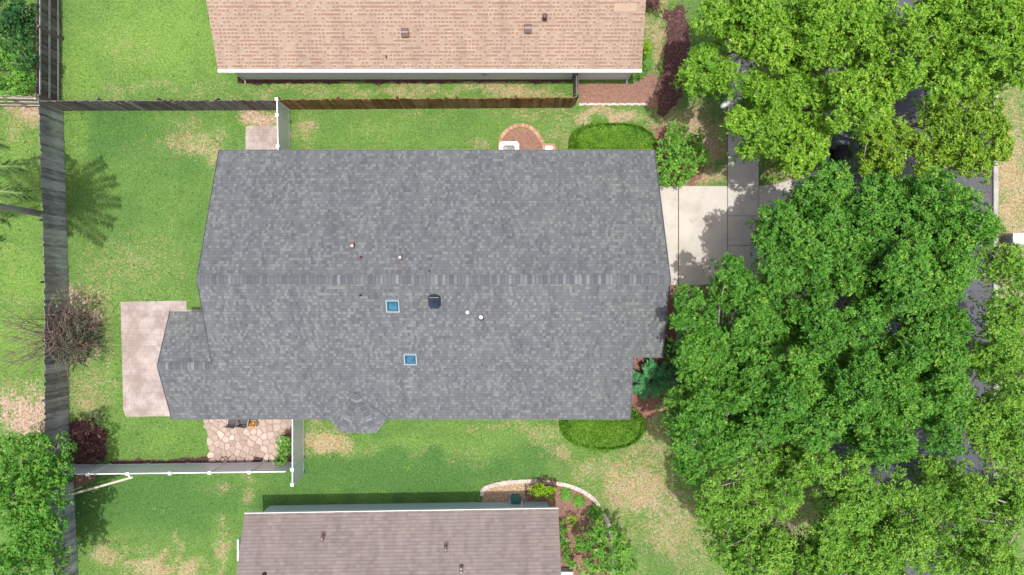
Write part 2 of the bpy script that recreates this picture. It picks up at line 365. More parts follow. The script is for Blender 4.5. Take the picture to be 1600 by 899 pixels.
def crown(lobes,L=.15,W=.075,k=8,dens=30,sub=14,subr=.31,flat=.95,inner=.35,gap=0.0,skirt=0.0):
    """lobes: (centre, radius). Returns arrays of leaf verts, faces, var; leaf clumps on sub-clumps on lobes."""
    Vs=[];Fs=[];As=[];b=0; subs=[]
    for c,r in lobes:
        c=np.array(c); tone=RNG.uniform(-.14,.14)
        g=np.arange(sub)+RNG.uniform(.2,.8); zz=1-1.25*g/sub; az=g*2.39996+RNG.uniform(0,6.3); q_=np.sqrt(np.clip(1-zz*zz,0,1))
        for d in np.stack([q_*np.cos(az),q_*np.sin(az),zz],1)+RNG.normal(0,.13,(sub,3)):
            rr=r*subr*RNG.uniform(.7,1.25); t2=tone+RNG.uniform(-.13,.13)
            q=c+d*np.array([1,1,flat])*(r*.74*RNG.uniform(.78,1.12))
            if RNG.random()<gap: continue
            subs.append((q,c))
            n=max(4,int(dens*2*np.pi*rr*rr*RNG.uniform(.8,1.2)))
            dd=sph(n,-.45); T=q+dd*np.array([1,1,.9])*(rr*RNG.uniform(.55,1.08,n)**.6)[:,None]
            Nn=unit(dd+np.array([0,0,.7])+RNG.normal(0,.25,(n,3)))
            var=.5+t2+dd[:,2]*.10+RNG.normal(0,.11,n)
            V,F,A=rosettes(T,Nn,k,L,W,var); Vs.append(V);Fs.append(F+b);As.append(A); b+=len(V)
        n=int(dens*inner*4*r*r)
        if n>0:
            T=c+sph(n,-.9)*np.array([1,1,.8])*(r*RNG.uniform(.2,.8,n))[:,None]-np.array([0,0,.25*r])
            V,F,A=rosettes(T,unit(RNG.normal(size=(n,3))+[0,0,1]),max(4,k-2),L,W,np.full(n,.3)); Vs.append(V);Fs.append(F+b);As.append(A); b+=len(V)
        n=int(skirt*r*r*9)
        if n>0:                           # shaded foliage hanging under the lit clumps
            a=RNG.uniform(0,2*np.pi,n); ra=r*np.sqrt(RNG.uniform(0,1,n))*.86
            T=np.stack([c[0]+ra*np.cos(a),c[1]+ra*np.sin(a),c[2]-RNG.uniform(.1,2.1,n)],1)
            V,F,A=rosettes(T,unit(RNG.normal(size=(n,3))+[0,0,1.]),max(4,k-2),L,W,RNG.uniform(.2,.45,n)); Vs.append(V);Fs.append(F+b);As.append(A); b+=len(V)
    return np.concatenate(Vs),np.concatenate(Fs),np.concatenate(As),subs
def bend(a,b,sag,n=6,wob=.12):
    a=Vector(a);b=Vector(b);out=[]; L=(b-a).length
    w1=Vector(RNG.normal(0,wob*L*.35,3)); w2=Vector(RNG.normal(0,wob*L*.2,3))
    for i in range(n):
        t=i/(n-1); p=a.lerp(b,t); s=math.sin(math.pi*t); p=p+Vector((0,0,sag*s))+w1*s+w2*math.sin(2*math.pi*t); out.append(p)
    return out
def tree(label,base,lobes,mat,group='street and yard trees',name='broadleaf_tree',fork=2.6,tr=.2,bark='bark',twig=.35,**kw):
    b=Vector(base); t=thing(name,label,'tree',b,group)
    V,F,A,subs=crown(lobes,**kw)
    npmesh('crown',V,F,MT[mat],t,{'var':('FLOAT',np.clip(A,0,1))})
    cen=Vector(np.mean([np.array(c) for c,r in lobes],0)); top=b+Vector(((cen.x-b.x)*.12,(cen.y-b.y)*.12,fork))
    m=MB(); m.tube([b-Vector((0,0,.1)),b+Vector((0,0,.25)),b.lerp(top,.5)+Vector((.05,-.04,0)),top],[tr*1.7,tr*1.15,tr*.95,tr*.85],10); m.build('trunk',MT[bark],t,True)
    m=MB(); lead=Vector((cen.x*.5+top.x*.5,cen.y*.5+top.y*.5,cen.z-1.0)); Lp=bend(top-Vector((0,0,.1)),lead,.1,8,.18); m.tube(Lp,[tr*.85*(1-.09*q) for q in range(8)],8)
    for c,r in lobes:
        e=Vector(c)-Vector((0,0,r*.35)); far=(Vector((e.x,e.y,0))-Vector((top.x,top.y,0))).length
        a=Lp[int(np.clip(RNG.integers(1,7)-far*.3+1,0,6))]; d=(e-a).length
        rad=min(tr*.4,.016+.009*d); m.tube(bend(a,e,.03*d,9,.10),[rad*(1-.1*q) for q in range(9)],6)
    for q,c in subs:
        if RNG.random()<twig:
            a=Vector(c)-Vector((0,0,.3)); m.tube(bend(a,Vector(q)*1.0+(Vector(q)-a)*.25,.05,5,.2),[.03,.026,.02,.015,.007],5)
    m.build('branches',MT[bark],t,True)
    return t
def shrub(name,label,cat,base,lobes,mat,group=None,stems=5,**kw):
    b=Vector(base); t=thing(name,label,cat,b,group)
    V,F,A,subs=crown(lobes,**kw)
    npmesh('foliage',V,F,MT[mat],t,{'var':('FLOAT',np.clip(A,0,1))})
    m=MB()
    for i,(q,c) in enumerate(subs):
        if i%max(1,len(subs)//max(stems,1))==0: m.tube(bend(b+Vector((RNG.uniform(-.08,.08),RNG.uniform(-.08,.08),0)),q,.1,5,.1),[.022,.02,.016,.012,.006],5)
    if m.v: m.build('stems',MT['bark_dark'],t,True)
    return t
# ------------------------------------------------------------------ camera, light
cam=bpy.data.cameras.new('Camera'); co=bpy.data.objects.new('Camera',cam); COL.objects.link(co)
cam.sensor_width=36; cam.lens=24; cam.clip_start=.1; cam.clip_end=2000; co.location=(0,0,H); sc.camera=co
EL,AZ=86.0,180.0                       # high sun, from the south (bottom of the picture)
w=bpy.data.worlds.new('World'); sc.world=w; w.use_nodes=True; nt=w.node_tree
bg=nt.nodes.get('Background') or nt.nodes.new('ShaderNodeBackground')
sky=nt.nodes.new('ShaderNodeTexSky'); sky.sky_type='NISHITA'; sky.sun_disc=False
sky.sun_elevation=math.radians(EL); sky.sun_rotation=math.radians(AZ); sky.air_density=.75; sky.dust_density=5.0; sky.ozone_density=1.0
nt.links.new(sky.outputs[0],bg.inputs[0]); bg.inputs[1].default_value=.14
sl=bpy.data.lights.new('Sun','SUN'); so=bpy.data.objects.new('Sun',sl); COL.objects.link(so)
sl.energy=2.65; sl.angle=math.radians(.5); sl.color=(1,.965,.91); so.location=(0,-3,60); so.rotation_euler=(math.radians(90-EL),0,0)
sc.view_settings.view_transform='Standard'; sc.view_settings.look='None'; sc.view_settings.exposure=.47; sc.view_settings.gamma=1

# ------------------------------------------------------------------ lawn fields (what grows where), by place on the ground
def vnoise(x,y,s,seed):
    r=np.random.default_rng(seed); L=r.random((64,64)); x=x/s; y=y/s
    xi=np.floor(x).astype(int); yi=np.floor(y).astype(int); fx=x-xi; fy=y-yi; fx=fx*fx*(3-2*fx); fy=fy*fy*(3-2*fy)
    g=lambda i,j:L[(xi+i)%64,(yi+j)%64]
    return (g(0,0)*(1-fx)+g(1,0)*fx)*(1-fy)+(g(0,1)*(1-fx)+g(1,1)*fx)*fy
def blobs(x,y,B):
    o=np.zeros_like(x)
    for cx,cy,rx,ry,wt in B: o=np.maximum(o,wt*np.exp(-(((x-cx)/rx)**2+((y-cy)/ry)**2)**1.3*.8))
    return o
DRY=[(1022,60,14,70,.8),(1030,150,20,30,.5),(295,215,40,28,.72),(330,222,14,34,.7),(230,225,30,18,.3),(205,405,105,70,.40),(262,390,60,38,.36),(150,425,45,45,.42),(135,610,38,60,.6),(170,560,16,110,.5),(150,460,50,30,.6),
 (190,80,60,35,.35),(230,140,130,13,.42),(460,142,90,14,.55),(640,142,120,12,.62),(800,142,110,13,.75),(905,25,20,60,.6),
 (408,185,26,22,.9),(475,198,22,35,.6),(580,205,40,14,.38),(655,180,60,9,.3),(830,172,90,8,.55),(960,175,70,12,.92),(870,195,30,18,.45),(760,225,30,14,.55),(880,222,40,14,.55),
 (505,690,40,28,.95),(560,700,40,14,.4),(700,700,150,9,.34),(780,663,60,10,.5),(850,668,55,16,.6),(865,700,40,22,.55),(760,715,90,10,.35),
 (1000,760,75,60,.82),(940,730,70,22,.6),(1060,830,70,75,.66),(960,850,60,60,.62),(1030,700,45,35,.65),(920,790,50,40,.5),
 (165,868,36,24,.75),(240,885,62,20,.75),(200,850,60,10,.4),(350,870,14,50,.7),(345,822,18,10,.62),(268,845,8,16,.6),(345,757,26,12,.55),(385,765,14,22,.55),(300,890,30,20,.75),
 (30,470,60,20,.3),(45,180,40,28,.9),(30,215,30,25,.5),(25,620,50,40,.5),(20,400,40,40,.25),
 (1580,300,36,170,.95),(1590,620,30,300,.7),(1085,215,70,55,.93),(1100,280,60,20,.9),(1235,240,60,60,.85),(1060,620,60,160,.75),(1230,700,60,250,.7),(1110,480,60,60,.7),(985,640,30,45,.8),(1180,800,80,120,.85),(1215,120,60,140,.6)]
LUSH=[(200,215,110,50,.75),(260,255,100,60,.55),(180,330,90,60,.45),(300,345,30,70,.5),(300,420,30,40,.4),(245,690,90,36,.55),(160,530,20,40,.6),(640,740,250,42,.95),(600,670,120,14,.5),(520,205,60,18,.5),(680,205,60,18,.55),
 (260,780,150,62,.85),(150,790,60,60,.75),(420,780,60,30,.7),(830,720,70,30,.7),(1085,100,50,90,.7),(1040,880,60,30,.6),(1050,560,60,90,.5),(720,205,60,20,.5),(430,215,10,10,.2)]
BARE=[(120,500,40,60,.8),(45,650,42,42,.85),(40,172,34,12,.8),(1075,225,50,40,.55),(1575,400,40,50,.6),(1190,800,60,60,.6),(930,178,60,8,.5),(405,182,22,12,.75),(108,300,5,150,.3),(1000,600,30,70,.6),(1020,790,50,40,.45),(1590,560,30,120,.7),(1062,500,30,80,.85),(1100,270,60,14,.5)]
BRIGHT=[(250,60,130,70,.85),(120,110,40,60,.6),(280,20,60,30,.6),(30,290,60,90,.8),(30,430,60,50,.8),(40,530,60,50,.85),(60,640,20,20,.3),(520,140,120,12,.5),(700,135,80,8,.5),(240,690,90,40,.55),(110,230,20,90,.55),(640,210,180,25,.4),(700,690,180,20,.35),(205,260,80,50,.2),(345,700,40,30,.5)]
def field(X,Y):
    px=X/S+800; py=449.5-Y/S
    jx=(vnoise(px,py,26,1)-.5)*34+(vnoise(px,py,9,2)-.5)*12; jy=(vnoise(px,py,26,3)-.5)*30+(vnoise(px,py,9,4)-.5)*12
    a=px+jx; b=py+jy
    n=vnoise(px,py,40,5)*.5+vnoise(px,py,13,6)*.5
    d=np.clip(blobs(a,b,DRY)+ (n-.5)*.28,0,1); l=np.clip(blobs(a,b,LUSH)+(vnoise(px,py,30,8)-.5)*.2,0,1)
    return np.stack([d,l,blobs(a,b,BARE),np.clip(blobs(a,b,BRIGHT)+(vnoise(px,py,22,9)-.5)*.25,0,1)],-1)

def gx(p): return (p-800)*S
fine=np.arange(-29.0,29.01,.14); far=np.array([30,32,36,44,60,90,150,260,500.])
xs=np.unique(np.round(np.concatenate([-far,fine,far,[gx(1290),gx(1293),gx(1553),gx(1556)]]),4))
ys=np.unique(np.concatenate([-far,np.arange(-16.8,16.81,.14),[-20,-24,20,24],far]))
X,Y=np.meshgrid(xs,ys,indexing='ij')
Z=np.where((X>gx(1291.5))&(X<gx(1554.5)),-.16,0.0)
nx,ny=X.shape; idx=np.arange(nx*ny).reshape(nx,ny)
F=np.stack([idx[:-1,:-1],idx[1:,:-1],idx[1:,1:],idx[:-1,1:]],-1).reshape(-1,4)
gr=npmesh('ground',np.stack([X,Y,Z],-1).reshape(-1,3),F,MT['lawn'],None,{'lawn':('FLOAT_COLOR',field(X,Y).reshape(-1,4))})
tag(gr,kind='structure')

def wob(poly,step=.25,amp=.05,seed=1):  # an irregular edge for a bed
    r=np.random.default_rng(seed); out=[]; n=len(poly)
    for i in range(n):
        a=Vector(poly[i][:2]); b=Vector(poly[(i+1)%n][:2]); k=max(1,int((b-a).length/step))
        for j in range(k):
            p=a.lerp(b,j/k); out.append((p.x+r.normal(0,amp),p.y+r.normal(0,amp)))
    return out
def pip(x,y,poly):
    ins=np.zeros(x.shape,bool); n=len(poly)
    for i in range(n):
        x1,y1=poly[i][:2]; x2,y2=poly[(i+1)%n][:2]
        if y1==y2: continue
        c=((y1>y)!=(y2>y))&(x<(x2-x1)*(y-y1)/(y2-y1)+x1); ins^=c
    return ins
EXCL=[]
def gpoly(pts): return [tuple(G(*p)[:2]) for p in pts]
def sheet(name,pts,mat,z,t=.05,kind='structure',wobble=0,seed=1,excl=True,**k):
    poly=gpoly(pts)
    if wobble: poly=wob(poly,.22,wobble,seed)
    if excl: EXCL.append(poly)
    m=MB(); m.prism(poly,z-t,z); o=m.build(name,MT[mat]); tag(o,kind=kind,**k); return o,poly
def chips(poly,n,zz,L,W,tilt=.35,spread=.07):
    a=np.array(poly); lo,hi=a.min(0),a.max(0); x=RNG.uniform(lo[0],hi[0],n*3); y=RNG.uniform(lo[1],hi[1],n*3)
    k=pip(x,y,poly); x=x[k][:n];y=y[k][:n]; n=len(x)
    x=x+RNG.normal(0,spread,n); y=y+RNG.normal(0,spread,n)
    B=np.stack([x,y,zz+RNG.uniform(.003,.03,n)],-1); D=RNG.normal(size=(n,3))*[1,1,tilt]
    return leafquads(B,D,np.array([0,0,1])+RNG.normal(0,.3,(n,3)),RNG.uniform(.5,1.3,n)*L,RNG.uniform(.6,1.3,n)*W,.05)
def bed(pts,matn,base,seed,dens=260,z=.014,L=.07,W=.035,wb=.06,spread=.07):
    o,poly=sheet('mulch_bed',pts,base,z,wobble=wb,seed=seed)
    a=np.array(poly); area=abs(.5*np.sum(a[:,0]*np.roll(a[:,1],-1)-a[:,1]*np.roll(a[:,0],-1)))
    V,F=chips(poly,int(area*dens),z,L,W,spread=spread)
    c=npmesh('mulch',V,F,MT[matn]); tag(c,kind='stuff'); return poly
MT['soil_red']=plain('red_brown_soil',(.27,.15,.11),.95,.1,var=.4,scale=9)
MT['soil_dark']=plain('dark_soil',(.085,.05,.045),.95,.1,var=.4,scale=9)
MT['soil_pale']=plain('pale_soil',(.42,.30,.2),.95,.1,var=.3,scale=9)

# road, kerbs, pavement, drive
r_,_=sheet('road',[(1291,-300),(1555,-300),(1555,1200),(1291,1200)],'asphalt',-.12,.03)
for xa,xb,ya,yb in ((1289,1297,-300,264),(1289,1297,484,1200),(1552.5,1560,-300,1200)):
    m=MB(); y=ya
    while y<yb:
        y2=min(y+93,yb); m.prism(gpoly([(xa,y+.2),(xb,y+.2),(xb,y2-.2),(xa,y2-.2)]),-.16,.02); y=y2
    tag(m.build('kerb',MT['kerb'],bevel=.025),kind='structure'); EXCL.append(gpoly([(xa,ya),(xb,ya),(xb,yb),(xa,yb)]))
EXCL.append(gpoly([(1289,-300),(1560,-300),(1560,1200),(1289,1200)]))
sheet('driveway_base',[(985,290.5),(1137.5,290.5),(1137.5,446),(985,446)],'joint',.004)
m=MB()
for xa,xb in ((985,1059.3),(1060.7,1136.2)):
    m.prism(gpoly([(xa,291),(xb,291),(xb,445.5),(xa,445.5)]),-.05,.022)
m.prism(gpoly([(1185.9,291),(1212,288),(1240,280),(1266,269),(1289,262),(1289,486),(1262,478),(1240,462),(1212,449),(1185.9,445.5)]),-.05,.022)
tag(m.build('driveway',MT['concrete']),kind='structure')
EXCL.append(gpoly([(1185,291),(1212,288),(1240,280),(1266,269),(1289,262),(1289,486),(1262,478),(1240,462),(1212,449),(1185,445.5)]))
sheet('pavement_base',[(1136.2,-300),(1185.9,-300),(1185.9,1200),(1136.2,1200)],'joint',.006)
m=MB(); y=291-46.6*12
while y<1200:
    ya,yb=y,min(y+46.6,1200)
    m.prism(gpoly([(1137.2,ya+.35),(1185.1,ya+.35),(1185.1,yb-.35),(1137.2,yb-.35)]),-.05,.026); y+=46.6
tag(m.build('pavement',MT['concrete']),kind='structure')

# rear patio, flagstones, pad
sheet('paver_patio',[(189,471.5),(292,470),(292,484),(330,484),(330,640),(300,650),(197,651.5),(193,640)],'pavers',.03)
sheet('concrete_pad',[(384,199),(388,197),(436,197),(436,258),(384,258)],'pavers',.025)
_,fp=sheet('flagstone_base',[(320,652),(457,648),(457,700),(440,718),(330,719),(324,690)],'mortar',.012,wobble=.05,seed=4)
def voronoi_cells(poly,n,seed,gap):
    r=np.random.default_rng(seed); a=np.array(poly); lo,hi=a.min(0),a.max(0); pts=[]
    while len(pts)<n:
        q=r.uniform(lo,hi); 
        if all(np.hypot(*(q-p))>.25 for p in pts) or r.random()<.002: pts.append(q)
    cells=[]
    for i,p in enumerate(pts):
        c=[np.array(v) for v in ((lo[0],lo[1]),(hi[0],lo[1]),(hi[0],hi[1]),(lo[0],hi[1]))]
        for j,q in enumerate(pts):
            if j==i: continue
            nrm=(q-p); L=np.hypot(*nrm); nrm=nrm/L; d=np.dot(nrm,(p+q)/2)-gap
            out=[]
            for k in range(len(c)):
                A,B=c[k],c[(k+1)%len(c)]; da,db=np.dot(nrm,A)-d,np.dot(nrm,B)-d
                if da<=0: out.append(A)
                if da*db<0: out.append(A+(B-A)*(da/(da-db)))
            c=out
            if len(c)<3: break
        if len(c)>=3: cells.append((p,c))
    return cells
m=MB()
for p,c in voronoi_cells(fp,105,11,.020):
    ctr=np.mean(c,0)
    if not pip(np.array([ctr[0]]),np.array([ctr[1]]),fp)[0]: continue
    cc=[]
    for k in range(len(c)):             # rounded corners
        A,B,C=c[k-1],c[k],c[(k+1)%len(c)]; cc += [tuple(B+(A-B)*.22),tuple(B+(C-B)*.22)]
    m.prism(cc,0,.035+RNG.uniform(0,.012))
tag(m.build('flagstone_patio',MT['flag']),kind='structure')

# beds
bed([(903,131),(990,131),(1006,118),(1028,120),(1036,140),(1034,166),(1012,168),(1008,162),(905,163)],'mulch_red','soil_red',1,420,L=.055,W=.03,wb=.08,spread=.1)
bed([(1040,16),(1062,8),(1078,40),(1077,90),(1070,130),(1060,165),(1036,182),(1026,176),(1024,150),(1034,115),(1040,80)],'mulch_dark','soil_dark',31,520,z=.02,L=.07,W=.04,wb=.16,spread=.2)  # tree shade painted in: the mulch is darkened to deep burgundy here
bed([(1006,-40),(1030,-40),(1030,6),(1012,12),(1006,30)],'mulch_dark','soil_dark',32,300,L=.06,W=.035)
bed([(783,232),(786,214),(800,201),(818,199),(834,206),(846,224),(850,240),(783,240)],'mulch_red','soil_red',2,200)
bed([(108,655),(150,662),(166,672),(164,722),(110,724)],'mulch_dark','soil_dark',3,700)
bed([(112,736),(150,736),(146,752),(112,764)],'mulch_dark','soil_red',33,300)
bed([(754,768),(756,760),(790,754),(822,752),(822,800),(754,800)],'mulch_pale','soil_pale',4,700)
bed([(822,752),(850,752),(890,758),(925,778),(945,805),(955,835),(958,930),(822,930)],'mulch_red','soil_red',5,420)
bed([(300,716.5),(456,713),(456,724),(170,727),(170,720)],'mulch_dark','soil_dark',6,300)  # dark strip along the upper foot of the long white fence
bed([(988,556),(1037,556),(1040,446),(1056,446),(1054,520),(1050,580),(1030,640),(1012,655),(986,656)],'mulch_dark','soil_red',7,380)
bed([(1022,200),(1060,195),(1095,225),(1098,270),(1085,288),(1030,289)],'mulch_dark','soil_red',8,260)
bed([(372,121),(905,119),(905,128.5),(372,130.5)],'mulch_dark','soil_dark',9,200)  # mulch strip at the wall foot, the eave's shadow put into its dark tone
bed([(1290,540),(1240,540),(1215,560),(1215,640),(1240,660),(1290,660)],'mulch_dark','soil_red',10,200)

# edging bricks
def edging(name,label,pts,mat,n,size,z=.05):
    g=[G(*p) for p in pts]; L=[0]
    for a,b in zip(g,g[1:]): L.append(L[-1]+(b-a).length)
    m=MB()
    for i in range(n):
        s=L[-1]*(i+.5)/n; k=max(j for j in range(len(L)-1) if L[j]<=s); t=(s-L[k])/(L[k+1]-L[k]); p=g[k].lerp(g[k+1],t); d=g[k+1]-g[k]
        m.box((p.x,p.y,z/2+RNG.uniform(0,.012)),(L[-1]/n*.9,size,z),math.atan2(d.y,d.x)+RNG.normal(0,.05))
    o=m.build(name,MT[mat],bevel=.008); tag(o,label,'edging'); return o
def smooth(pts,k=6):
    out=[]; n=len(pts)
    for i in range(n-1):
        p0,p1,p2,p3=[np.array(pts[j]) for j in (max(i-1,0),i,i+1,min(i+2,n-1))]
        for j in range(k):
            t=j/k; out.append(tuple(.5*((2*p1)+(-p0+p2)*t+(2*p0-5*p1+4*p2-p3)*t*t+(-p0+3*p1-3*p2+p3)*t**3)))
    out.append(tuple(pts[-1])); return out
edging('brick_edging','long curved pale brick edging around the planting bed of the brown-roofed house',smooth([(754,775),(754,766),(765,760),(790,754.5),(830,752),(868,755),(900,763),(925,778),(940,798),(950,818),(956,840),(957,870),(957,930)]),'brick',230,.2)
edging('brick_edging','short red brick edging curving around the white air conditioner',smooth([(781,240),(783,216),(797,201),(815,196),(832,202),(845,218),(852,230),(870,232)]),'brick_red',44,.19)
m=MB()
for i in range(60):
    p=G(905+i*1.8,163.5+.5*math.sin(i)); m.box((p.x,p.y,.03),(.055,.12,.06+RNG.uniform(0,.02)),RNG.normal(0,.1))
tag(m.build('stone_edging',MT['brick'],bevel=.01),'straight row of pale edging stones below the red mulch at the wooden fence end','edging')
# ------------------------------------------------------------------ houses
SL=.458; TH=math.atan(SL)
def window(parent,c,wd,ht,axis,out):     # axis 'x': wall runs along x and faces +-y ; 'y': faces +-x
    m=MB(); fr=.06
    sz=lambda a,b,t:(a,t,b) if axis=='x' else (t,a,b)
    off=lambda u,v,d:(c[0]+u,c[1]+d*out,c[2]+v) if axis=='x' else (c[0]+d*out,c[1]+u,c[2]+v)
    for u,v,a,b in ((0,ht/2,wd+2*fr,fr),(0,-ht/2,wd+2*fr,fr),(wd/2,0,fr,ht-fr),(-wd/2,0,fr,ht-fr),(0,0,wd-fr,fr*.6)):
        m.box(off(u,v,.02),sz(a,b,.06))
    f=m.build('window',MT['white'],parent)
    m=MB(); m.box(off(0,0,.005),sz(wd,ht,.02)); m.build('pane',MT['dglass'],f)
def gable(m,x,th,pts):                    # vertical wall piece in the plane x, outline in (y,z)
    n=len(pts); vs=[(x-th/2,y,z) for y,z in pts]+[(x+th/2,y,z) for y,z in pts]
    m.add(vs,[tuple(range(n)),tuple(range(2*n-1,n-1,-1))]+[(i,n+i,n+(i+1)%n,(i+1)%n) for i in range(n)])

# --- the grey-roofed house
ZR,YR=5.2,.349
def zr(y): return ZR-SL*abs(y-YR)
def onroof(px,py,f=zr):
    z=3.
    for _ in range(12): z=f(P(px,py,z).y)
    return P(px,py,z)
hs=thing('house','long house under a slate grey shingle roof with two blue skylights','house',(-3.5,0,0))
m=MB()
A=(-13.75,YR,ZR); B=(6.90,YR,ZR)
m.slab([A,B,(6.80,6.566,zr(6.566)),(-14.0,6.566,zr(6.566))],.14)
m.slab([A,(-13.87,-3.631,zr(-3.631)),(-16.42,-3.631,zr(-3.631)),(-16.36,-6.319,zr(-6.319)),(5.69,-6.319,zr(-6.319)),(5.57,-3.196,zr(-3.196)),(6.89,-3.196,zr(-3.196)),B],.14)
zw=zr(-3.631)
m.slab([(-16.42,-3.629,zw),(-13.4,-3.629,zw),(-13.4,-1.153,2.24),(-16.40,-1.153,2.24)],.14)
ap=onroof(557,616); ap=Vector((ap.x,ap.y,ap.z+.05))
L_=Vector((-8.86,-6.30,zr(-6.30)+.03)); R_=Vector((-5.95,-6.30,zr(-6.30)+.03)); F1=Vector((-8.22,-7.04,1.99)); F2=Vector((-6.58,-7.04,1.99)); 
L0=Vector((-8.62,-5.75,zr(-5.75)+.02)); R0=Vector((-6.15,-5.75,zr(-5.75)+.02))
m.slab([ap,F1,F2],.10); m.slab([ap,L_,F1],.10); m.slab([ap,F2,R_],.10)
roof=m.build('roof',MT['roof_dark'],hs)
MT['capline']=plain('cap_shade_line',(.085,.09,.10),.95,.1)  # painted shade line where one cap overlaps the next
def ridge_caps(m,a,b,half,step,slope,slopeb=None,lift=.018,jit=.008):
    a=Vector(a);b=Vector(b);d=(b-a);L=d.length;d.normalize(); s=Vector((d.y,-d.x,0)); s.normalize(); n=int(L/step)
    slopeb=slope if slopeb is None else slopeb
    for i in range(n):
        p=a+d*(i*step); q=a+d*(i*step+step*1.55); k=half*RNG.uniform(.96,1.04); vs=[]
        for c,l in ((p,lift+.016),(q,lift)):
            for u in (-1,-.55,-.15,.15,.55,1):
                w=abs(u)*k; sl=slope if u<0 else slopeb
                vs.append(c+s*(u*k)+Vector((0,0,l-max(0,w-.03)*sl+RNG.uniform(0,.004))))
        top=len(vs); 
        fs=[(j,j+1,7+j,6+j) for j in range(5)]
        vs2=[v-Vector((0,0,.014)) for v in vs[:6]]
        m.add(vs+vs2,fs+[(j+1,j,12+j,13+j) for j in range(5)])
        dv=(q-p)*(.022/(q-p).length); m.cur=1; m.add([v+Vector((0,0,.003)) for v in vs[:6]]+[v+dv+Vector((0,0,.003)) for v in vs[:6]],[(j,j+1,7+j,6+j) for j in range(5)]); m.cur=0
m=MB(); ridge_caps(m,(-13.78,YR,ZR),(6.92,YR,ZR),.21,.17,SL)
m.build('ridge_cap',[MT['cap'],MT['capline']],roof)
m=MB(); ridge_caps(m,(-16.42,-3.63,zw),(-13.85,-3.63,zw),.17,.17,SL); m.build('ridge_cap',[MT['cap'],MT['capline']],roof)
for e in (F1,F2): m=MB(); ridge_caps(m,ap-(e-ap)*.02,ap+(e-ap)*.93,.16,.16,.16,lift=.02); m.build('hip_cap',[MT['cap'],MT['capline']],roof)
# drip edge along the eaves and rakes
m=MB()
def edge(a,b,t=.03,h=.10,z=-.05):
    a=Vector(a);b=Vector(b);d=b-a;n=Vector((d.y,-d.x,0));n.normalize()
    c=(a+b)/2; L=d.length; X=d.normalized(); Zv=Vector((0,0,1)); Yv=Zv.cross(X); Yv.normalize(); Zv=X.cross(Yv)
    m.box(c+Vector((0,0,z))+n*0,(L,t,h),M=Matrix((X,Yv,Zv)).transposed())
for a,b in (((-14.0,6.585,zr(6.566)),(6.8,6.585,zr(6.566))),((6.83,6.566,zr(6.566)),(6.93,YR,ZR)),((6.93,YR,ZR),(6.92,-3.196,zr(-3.196))),((5.71,-6.32,zr(-6.32)),(5.59,-3.2,zr(-3.2))),
            ((-16.36,-6.338,zr(-6.32)),(-8.9,-6.338,zr(-6.32))),((-5.9,-6.338,zr(-6.32)),(5.69,-6.338,zr(-6.32))),((-14.03,6.566,zr(6.566)),(-13.78,YR,ZR)),((-13.78,YR,ZR),(-13.9,-3.6,zr(-3.6))),((-16.45,-3.63,zw),(-16.39,-6.32,zr(-6.32))),((-16.43,-1.15,2.24),(-16.45,-3.63,zw)),((5.6,-3.215,zr(-3.2)),(6.9,-3.215,zr(-3.2)))): edge(a,b)
MT['drip']=plain('slate_drip_edge',(.10,.105,.115),.5,.3)
m.build('drip_edge',MT['drip'],roof)
m=MB()
wl=2.34
m.prism([(-13.45,6.15),(6.45,6.15),(6.45,-2.85),(5.25,-2.85),(5.25,-5.9),(-6.2,-5.9),(-6.75,-6.62),(-8.05,-6.62),(-8.6,-5.9),(-16.0,-5.9),(-16.0,-1.55),(-13.45,-1.55)],0,1.86)
def upto(y): return zr(y)-.18
gable(m,6.38,.14,[(-2.85,1.86),(6.15,1.86),(6.15,upto(6.15)),(YR,upto(YR)),(-2.85,upto(-2.85))])
gable(m,5.18,.14,[(-5.9,1.86),(-2.85,1.86),(-2.85,upto(-2.85)),(-5.9,upto(-5.9))])
gable(m,-13.38,.14,[(-5.9,1.86),(6.15,1.86),(6.15,upto(6.15)),(YR,upto(YR)),(-5.9,upto(-5.9))])
gable(m,-15.93,.14,[(-5.9,1.86),(-1.55,1.86),(-1.55,2.24),(-3.63,zw-.2),(-5.9,upto(-5.9))])
m.box((-3.5,6.08,2.12),(19.7,.14,.5)); m.box((-5.37,-5.83,2.02),(21.0,.14,.3))
m.build('wall',MT['stucco'],hs)
m=MB(); m.box((6.462,2.9,1.05),(.03,4.9,2.1))
gd=m.build('garage_door',MT['white'],hs); m=MB()
for i in range(4): m.box((6.486,2.9,.28+.52*i),(.02,4.7,.44))
m.build('panel',MT['white'],gd)
for c in ((-10,6.152,1.2),(-5,6.152,1.2),(1,6.152,1.2)): window(hs,c,1.2,1.1,'x',1)
for c in ((-12,-5.902,1.1),(-2.5,-5.902,1.2),(2.5,-5.902,1.2)): window(hs,c,1.4,1.1,'x',-1)
window(hs,(-16.002,-3.7,1.05),2.4,1.6,'y',-1); window(hs,(5.252,-4.4,1.2),1.5,1.1,'y',1); window(hs,(-13.452,3,1.2),1.5,1.1,'y',-1)
Rl=Matrix.Rotation(TH,3,'X'); Ru=Matrix.Rotation(-TH,3,'X')
MT['sky_frame']=plain('pale_blue_frame',(.36,.44,.47),.4,.4,var=.08)
MT['well']=plain('skylight_well',(.03,.11,.165),.5,.4,var=.25,scale=5)
